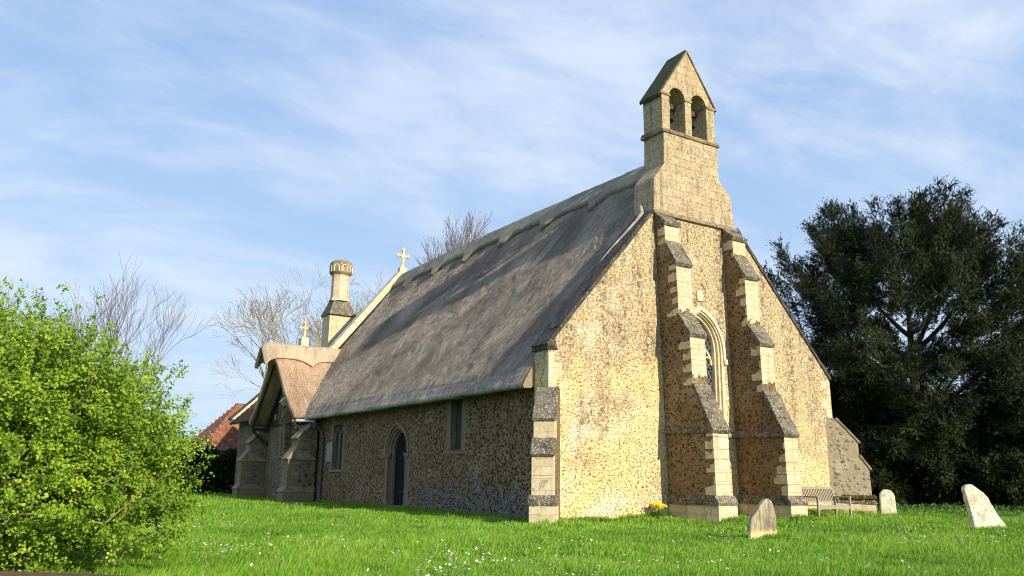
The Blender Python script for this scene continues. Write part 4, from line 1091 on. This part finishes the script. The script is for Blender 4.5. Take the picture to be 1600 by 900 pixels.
# yews
def yew(x, y, H, Rr, label, seed, nsh=5200, zlow=.16):
    global rng
    rng = np.random.default_rng(seed)
    e = empty('yew_tree', (x, y, 0), label=label, cat='yew tree', group='yew trees beside the church')
    tr_ = MB(); tips = []
    tr_.tube([(0, 0, -.3), (.1, 0, 1.2), (.0, .1, 3.0), (.1, .1, H*.45), (0, 0, H*.8)], [.52, .42, .32, .2, .06], 10)
    def env(zf, a):
        e_ = 1-.62*max(0, (zf-.45)/.55)**2.2-.25*max(0, (.12-zf)/.12)
        return Rr*e_*(1+.10*math.sin(a*3+zf*7)+.09*math.sin(a*7-zf*12+seed))
    for i in range(40):
        z0 = rng.uniform(1.4, H*.62); a = rng.uniform(0, 2*math.pi); up = rng.uniform(.2, .5)+z0/H*.9; z1 = min(z0+Rr*up*.7, H*.85)
        ln = env(z1/H, a)*rng.uniform(.6, .85)
        pts = [(math.cos(a)*ln*s, math.sin(a)*ln*s, z0+(z1-z0)*s**1.3+rng.normal()*.07) for s in np.linspace(0, 1, 6)]
        tr_.tube(pts, list(np.linspace(.14, .02, 6)), 6, False)
    tr_.build('trunk', M_bark, e)
    P = []; D = []; Q = []
    for i in range(nsh):
        zf = zlow+(1-zlow)*rng.uniform(0, 1)**1.1 if i % 5 < 3 else rng.uniform(zlow, .42); a = rng.uniform(0, 2*math.pi); q = rng.uniform(.12, 1)**.5*.93
        r_ = env(zf, a)*q; c0 = np.array([r_*math.cos(a), r_*math.sin(a), zf*H*.93])
        out = np.array([math.cos(a), math.sin(a), 0]); upw = .15+1.5*zf**1.4
        ax = unit((out*(.9-.35*zf)+np.array([0, 0, upw-.25])+rng.normal(size=3)*.16)[None])[0]
        Lp = rng.uniform(1.1, 2.6)*(1.1 if zf > .6 else .9); Wp = rng.uniform(.30, .62); m = 60
        t_ = rng.uniform(0, 1, m)**.8; sd = unit(np.cross(rng.normal(size=(m, 3)), ax)); w_ = Wp*(1-t_)**.7*rng.uniform(.1, 1, m)
        tone = rng.normal()*.16
        P.append(c0+ax*(t_*Lp)[:, None]+sd*w_[:, None]); D.append(unit(ax*.8+sd*.65+rng.normal(size=(m, 3))*.15+np.array([0, 0, .1-.35*(zf < .5)]))); Q.append(np.full(m, tone))
    P = np.concatenate(P); D = np.concatenate(D); Q = np.concatenate(Q)
    ok = P[:, 2] > .25; P, D, Q = P[ok], D[ok], Q[ok]
    k = 13; n = len(P); ln = rng.uniform(.28, .70, (n, 1, 1)); t_ = np.linspace(0, 1, k)[None, :, None]
    C = P[:, None]+D[:, None]*ln*t_+np.array([0, 0, -.10])*t_**2*ln+rng.normal(size=(n, k, 3))*.03
    dr = unit(D[:, None]*.8+rng.normal(size=(n, k, 3))*.5); C = C.reshape(-1, 3); dr = dr.reshape(-1, 3)
    L = (rng.uniform(.10, .24, (n, k))*(1.1-.5*t_[:, :, 0])).ravel()
    shade = np.clip(np.repeat(.35+Q+rng.uniform(-.15, .15, n), k)+rng.uniform(-.15, .25, n*k), 0, 1)
    no = unit(np.repeat(P, k, 0)*[1, 1, .3]); V, F, r = leaves(C, dr, L, L*.30, shade, no*.6+np.array([0, -.2, .5]))
    fast('crown', V, F, M_yew, e, rnd=r)
yew(24.9, 5.2, 13.5, 6.8, 'tall dark yew tree standing to the right of the church', 11, 1250, .03)
yew(33.2, -1.5, 12.0, 5.2, 'second dark yew cut off by the right edge of the picture', 23, 800, .03)
rng = np.random.default_rng(99)

def hedge(x0, y0, x1, y1, hgt, wd, label, n):
    e = empty('hedge', (x0, y0, 0), math.atan2(y1-y0, x1-x0), label=label, cat='hedge'); Lh = math.hypot(x1-x0, y1-y0)
    V = []; mb = MB()
    for i in range(int(Lh/1.2)+1): mb.tube([(i*1.2, 0, -.1), (i*1.2+rng.normal()*.1, 0, hgt*.8)], [.04, .015], 5)
    mb.build('stems', M_bark, e)
    P = np.stack([rng.uniform(0, Lh, n), rng.uniform(-wd, wd, n), rng.uniform(0, 1, n)**.8*hgt], 1)
    P[:, 2] *= 1+.10*np.sin(P[:, 0]*1.9)+.06*np.sin(P[:, 0]*5.3)
    P[:, 1] *= 1+.12*np.sin(P[:, 0]*2.7+P[:, 2]*2)
    D = unit(rng.normal(size=P.shape)+[0, 0, .4]); L_ = rng.uniform(.12, .28, n)
    V, F, r = leaves(P, D, L_, L_*.6, rng.uniform(0, 1, n)); fast('foliage', V, F, M_hedge, e, rnd=r)
hedge(-5, 37.5, 5.4, 36.0, 2.7, .6, 'dark clipped hedge in front of the pantiled house', 26000)
hedge(27, 14, 64, -15, 2.9, .8, 'long dark hedge behind the yew trees', 52000)

# bare trees
def bare(x, y, H, seed, m_, label, spread=.55, fork=3, depth=6, r0=.22, upb=.25, trunk=.28, grp='bare spring trees'):
    r = random.Random(seed); b = MB()
    e = empty('bare_tree', (x, y, -.2), label=label, cat='tree', group=grp)
    tk = MB(); P0 = Vector((0, 0, 0)); P1 = Vector((r.uniform(-.2, .2), r.uniform(-.2, .2), H*trunk))
    tk.tube([P0, P0.lerp(P1, .5), P1], [r0, r0*.85, r0*.75], 8, False)
    def grow(p, d, L_, rad, dep):
        n = 3 if dep > 1 else 2; pts = [p]; q = p; dd = d
        for i in range(n):
            dd = (dd+Vector((r.gauss(0, .13), r.gauss(0, .13), r.gauss(0, .08)+upb*.12))).normalized(); q = q+dd*L_/n; pts.append(q)
        e_ = max(rad*.64, .016 if y > 40 else .006)
        tgt = tk if dep >= depth-1 else b
        tgt.tube(pts, [rad+(e_-rad)*i/n for i in range(n+1)], 5 if dep > 3 else 3, False)
        if dep <= 0: return
        nb = fork+(1 if r.random() < .45 else 0)
        for i in range(nb):
            t_ = 1. if i < 2 else r.uniform(.35, .95); k_ = t_*n; a = min(int(k_), n-1); pp = pts[a].lerp(pts[a+1], k_-a)
            ax = Vector((r.gauss(0, 1), r.gauss(0, 1), r.gauss(0, .6))); ax = (ax-dd*ax.dot(dd)).normalized()
            nd = (dd+ax*spread*r.uniform(.6, 1.35)+Vector((0, 0, upb*.35))).normalized()
            grow(pp, nd, L_*r.uniform(.66, .86), e_*r.uniform(.7, .95), dep-1)
    for i in range(4):
        a = i*math.pi/2+r.uniform(-.4, .4); grow(P1, Vector((math.cos(a)*spread*1.1, math.sin(a)*spread*1.1, 1)).normalized(), H*.24, r0*.55, depth-1)
    grow(P1, Vector((0, 0, 1)), H*.26, r0*.6, depth-1)
    tk.build('trunk', m_, e); b.build('branches', m_, e)
bare(13.8, 62.0, 18.6, 5, M_twig, 'spreading bare tree seen between the bush and the chimney', .60, 2, 7, .42, .2)
bare(28.8, 52., 22.5, 8, M_twig2, 'bare upright tree showing above the thatched roof ridge', .34, 3, 7, .34, .7)
bare(-8.0, 22.5, 9.6, 12, M_twig2, 'bare twiggy tree rising behind the green bush', .50, 3, 5, .12, .5)
bare(-12.6, 20.5, 8.4, 17, M_twig2, 'low bare tree behind the left end of the bush', .5, 3, 5, .10, .5)
bare(24, 60, 19.5, 31, M_twig, 'bare tree top just left of the thatch ridge cross', .55, 3, 6, .3, .4)
bare(22., 66.0, 20, 37, M_twig, 'bare tree partly hidden by the octagonal chimney', .62, 3, 6, .36, .2)

# far line of trees and shrubs that closes the churchyard
def farwood(x0, y0, x1, y1, hgt, n, label):
    P = rng.uniform(0, 1, n); Z = rng.uniform(0, 1, n); hh = hgt*(.7+.3*np.sin(P*60)*np.sin(P*23+1))
    X = np.stack([x0+(x1-x0)*P, y0+(y1-y0)*P, Z*hh], 1)+rng.normal(size=(n, 3))*[2, 2, .4]; X[:, 2] = np.abs(X[:, 2])
    D = unit(rng.normal(size=X.shape)); L_ = rng.uniform(.5, 1.3, n)
    V, F, r = leaves(X, D, L_, L_*.7, rng.uniform(0, 1, n)); fast('far_wood', V, F, M_hedge, rnd=r, kind='stuff', label=label, cat='trees')
farwood(-90, 100, 40, 120, 7, 14000, 'distant dark belt of trees behind the churchyard')
farwood(50, 60, 110, -40, 9, 16000, 'distant dark trees beyond the yews on the right')

# ------------------------------------------------------------ grass
def inchurch(x, y):
    a = (x > -.05) & (x < 11.5) & (y > -.0) & (y < 37)
    for bx0, bx1, by in ((4., 4.6, -1.9), (6.8, 7.45, -1.9)): a |= (x > bx0-.05) & (x < bx1+.05) & (y > by) & (y < 0)
    a |= (x > -1.5) & (x < 0) & (((y > 17.6) & (y < 18.3)) | ((y > 24.85) & (y < 25.6)))
    a |= (x > -1.1) & (x < 0) & (y > 26) & (y < 30)
    return a
def pts_in_view(n, s0, s1, pw=1., marg=1.12):
    s = s0+(s1-s0)*rng.uniform(0, 1, n)**pw; half = s*(800/1306.2)*marg+.6
    l = rng.uniform(-1, 1, n)*half
    return CAM[0]+VF[0]*s+VR[0]*l, CAM[1]+VF[1]*s+VR[1]*l, s
def grass():
    Vs = []; Fs = []; Rs = []; off = 0
    for n, s0, s1, hh, wd in ((190000, 7.0, 12.5, .075, .0050), (200000, 12.5, 19, .080, .0075), (160000, 19, 29, .085, .011), (110000, 29, 50, .09, .018)):
        x, y, s = pts_in_view(n, s0, s1, .8)
        m = ~inchurch(x, y); x = x[m]; y = y[m]; s = s[m]; n = len(x)
        cl = np.sin(x*2.3+np.sin(y*1.7)*1.5)*np.sin(y*2.9+np.cos(x*1.3)) + .6*np.sin(x*6.7+y*3.1)*np.sin(y*7.3-x*2.2)
        pt = np.sin(x*.55+1.3*np.sin(y*.42))*np.sin(y*.7+np.sin(x*.33)*1.7)
        H = .84*hh*rng.uniform(.45, 1.35, n)*(1+.45*cl+.15*pt)*rng.choice([1, 1, 1, 1.45], n)
        a = rng.uniform(0, 2*math.pi, n); lean = rng.uniform(.1, .9, n)
        wind = .35; dx = np.cos(a)*lean+wind; dy = np.sin(a)*lean+.1
        ww = wd*rng.uniform(.6, 1.3, n); b = rng.uniform(0, 2*math.pi, n); sx, sy = np.cos(b)*ww, np.sin(b)*ww
        z = gz(x, y)-.008; B = np.stack([x, y, z], 1); S = np.stack([sx, sy, np.zeros(n)], 1)
        Mi = B+np.stack([dx*H*.25, dy*H*.25, H*.6], 1); T = B+np.stack([dx*H*.75, dy*H*.75, H*rng.uniform(.8, 1.05, n)], 1)
        V = np.stack([B-S, B+S, Mi+S*.8, Mi-S*.8, T], 1).reshape(-1, 3)
        i = (np.arange(n)*5)[:, None]+off
        Fs.append(np.concatenate([i+[0, 1, 2], i+[0, 2, 3], i+[3, 2, 4]])); Vs.append(V); off += 5*n
        cn = .5+.25*np.sin(x*.9+2*np.sin(y*.6))*np.sin(y*1.1+x*.3)+.12*cl
        Rs.append(np.repeat(np.clip(cn*.42+.16*pt+.06+rng.uniform(-.08, .5, n), 0, 1), 5))
    V = np.concatenate(Vs); F = np.concatenate(Fs); r_ = np.concatenate(Rs); db = np.repeat(rng.uniform(0, 1, len(r_)//5) < .035, 5); r_ = np.where(db, 1.6, r_)
    fast('grass', V, F, M_grass, rnd=r_, kind='stuff', label='short bright green grass of the churchyard', cat='grass')
grass()
def daisies():
    # loose drifts plus singles; petals as small discs over the blades
    cs = []
    def uz(px, py): q = unz(px, py, .06); return q[0], q[1]
    for px, py, n, sxp, syp in ((350, 858, 90, 45, 6), (330, 822, 45, 45, 3), (500, 843, 45, 50, 6), (690, 868, 60, 50, 5), (690, 895, 60, 30, 6), (800, 880, 45, 60, 6), (560, 812, 30, 60, 4), (760, 858, 20, 60, 6),
        (1110, 843, 35, 50, 5), (900, 850, 25, 40, 5), (1330, 830, 60, 60, 5), (1400, 822, 40, 60, 5), (1250, 815, 45, 80, 5), (1480, 842, 70, 60, 6), (1540, 845, 60, 50, 4), (1120, 808, 30, 120, 4), (1030, 880, 30, 90, 8), (1350, 880, 25, 120, 8), (930, 895, 25, 80, 5), (600, 830, 60, 200, 20), (1300, 850, 90, 250, 30), (900, 870, 60, 250, 20)):
        for _ in range(n):
            x, y = uz(px+rng.normal()*sxp, min(py+rng.normal()*syp, 905)); cs.append((x, y))
    cs = np.array(cs); m = ~inchurch(cs[:, 0], cs[:, 1]); cs = cs[m]
    V = []; F = []; mi = []; off = 0
    for x, y in cs:
        z = float(gz(x, y))+rng.uniform(.07, .115); r = rng.uniform(.010, .019); tx, ty = rng.normal(size=2)*.35; 
        V.append((x, y, z-.0)); k = 8
        for q in range(k): a = 2*math.pi*q/k; V.append((x+r*math.cos(a), y+r*math.sin(a), z+r*(math.cos(a)*tx+math.sin(a)*ty-.35)+r*.5))
        for q in range(k): F.append((off, off+1+q, off+1+(q+1) % k)); mi.append(0)
        b = off+1+k; rc = r*.35
        for q in range(k): a = 2*math.pi*q/k; V.append((x+rc*math.cos(a), y+rc*math.sin(a), z+.004))
        V.append((x, y, z+.008))
        for q in range(k): F.append((b+k, b+q, b+(q+1) % k)); mi.append(1)
        s_ = b+k+1; V += [(x-.0015, y, z-.09), (x+.0015, y, z-.09), (x, y, z)]; F.append((s_, s_+1, s_+2)); mi.append(2)
        off = s_+3
    fast('daisies', V, F, None, mats=[M_petal, M_yell, M_grass], mi=mi, rnd=rng.uniform(0, 1, len(V)), kind='stuff', label='white daisies scattered through the lawn', cat='daisies')
daisies()
def daffs(x, y):
    e = empty('daffodil_clump', (x, y, float(gz(x, y))), label='clump of yellow daffodils against the foot of the gable wall', cat='flowers')
    n = 190; a = rng.uniform(0, 2*math.pi, n); r = rng.uniform(0, .22, n); B = np.stack([r*np.cos(a), r*np.sin(a), np.zeros(n)], 1)
    D = unit(np.stack([np.cos(a)*.3, np.sin(a)*.3, np.ones(n)], 1)+rng.normal(size=(n, 3))*.12); L_ = rng.uniform(.22, .36, n)
    V, F, rr = leaves(B, D, L_, np.full(n, .016), rng.uniform(0, 1, n)); fast('leaves', V, F, M_weed, e, rnd=rr)
    V = []; F = []; off = 0
    for i in range(44):
        a_ = rng.uniform(0, 2*math.pi); r_ = rng.uniform(0, .26); c = np.array([r_*math.cos(a_), r_*math.sin(a_), rng.uniform(.28, .42)])
        fd = unit((np.array([-.3, -1, .1])+rng.normal(size=3)*.5)[None])[0]; u = unit(np.cross(fd, [0, 0, 1])[None])[0]; v = np.cross(u, fd)
        for q in range(6):
            an = q*math.pi/3; dq_ = u*math.cos(an)+v*math.sin(an); pq = -u*math.sin(an)+v*math.cos(an)
            V += [c, c+dq_*.025+pq*.014, c+dq_*.045, c+dq_*.025-pq*.014]; F.append((off, off+1, off+2, off+3)); off += 4
        for q in range(6):
            an = q*math.pi/3; a2 = an+math.pi/3; f = lambda t, rr_, dd_: c+(u*math.cos(t)+v*math.sin(t))*rr_+fd*dd_
            V += [f(an, .008, 0), f(a2, .008, 0), f(a2, .015, .03), f(an, .015, .03)]; F.append((off, off+1, off+2, off+3)); off += 4
    fast('flowers', np.array(V), F, M_yell, e, rnd=rng.uniform(0, 1, len(V)))
daffs(3.25, -.35)
def weeds(cx, cy, sx, sy, n, h, label):
    x = cx+rng.normal(size=n)*sx; y = cy+rng.normal(size=n)*sy; m = ~inchurch(x, y); x, y = x[m], y[m]; n = len(x)
    P = np.stack([x, y, gz(x, y)+rng.uniform(0, .6, n)*h], 1); D = unit(rng.normal(size=(n, 3))*.7+[0, 0, .8]); L_ = rng.uniform(.05, .13, n)
    V, F, r = leaves(P, D, L_, L_*.5, rng.uniform(0, 1, n)); fast('weeds', V, F, M_weed, rnd=r, kind='stuff', label=label, cat='weeds')
weeds(13.2, .4, 1.6, .5, 1600, .3, 'leafy weeds growing at the foot of the corner buttress')
weeds(23, 0, 4., 1.6, 5000, .35, 'rough weeds in the shade under the yew trees')
def litter():
    x = []; y = []
    for x0, x1, y0, n in ((0, 4, -.02, 500), (4.6, 6.8, -.02, 350), (7.5, 11.4, -.02, 700), (3.9, 4.7, -1.95, 120), (6.75, 7.6, -1.95, 160), (7.6, 9.5, -1.2, 120)):
        x.append(rng.uniform(x0, x1, n)); y.append(y0-np.abs(rng.normal(size=n))*.16)
    x = np.concatenate(x); y = np.concatenate(y); n = len(x)
    P = np.stack([x, y, gz(x, y)+rng.uniform(.02, .09, n)], 1); D = unit(rng.normal(size=(n, 3))*[1, 1, .35]); L_ = rng.uniform(.03, .08, n)
    V, F, r = leaves(P, D, L_, L_*.7, rng.uniform(0, 1, n)); fast('leaf_litter', V, F, M_litter, rnd=r, kind='stuff', label='dry brown leaves gathered along the foot of the gable', cat='leaves')
litter()
def tufts():
    # longer grass the mower leaves against walls and stones
    pts = []
    for x0, y0, x1, y1, n in ((-.9, -.9, .0, -.1, 60), (0, -.15, 3.9, -.15, 260), (4., -2., 4.7, -2., 90), (6.8, -2., 7.5, -2., 90), (7.6, -.2, 11.4, -.2, 200), (11.5, -.6, 12.8, -1.2, 120), (-.1, 1, -.1, 17, 900), (-1.5, 17.4, -1.5, 25, 200), (.3, -6.55, .9, -6.7, 90), (12.4, -1.3, 13.0, -1.3, 50), (6.8, -7., 7.8, -7.4, 130)):
        t = rng.uniform(0, 1, n); pts.append(np.stack([x0+(x1-x0)*t, y0+(y1-y0)*t], 1)+rng.normal(size=(n, 2))*.07)
    P = np.repeat(np.concatenate(pts), 9, 0); P += rng.normal(size=P.shape)*.03; m = ~inchurch(P[:, 0], P[:, 1]); P = P[m]; n = len(P)
    B = np.stack([P[:, 0], P[:, 1], gz(P[:, 0], P[:, 1])-.01], 1); D = unit(rng.normal(size=(n, 3))*.32+[0, 0, 1]); L_ = rng.uniform(.09, .22, n)
    V, F, r = leaves(B, D, L_, np.full(n, .012), rng.uniform(.1, .8, n)); fast('grass_tufts', V, F, M_grass, rnd=r, kind='stuff', label='longer grass left along the foot of walls and headstones', cat='grass')
tufts()
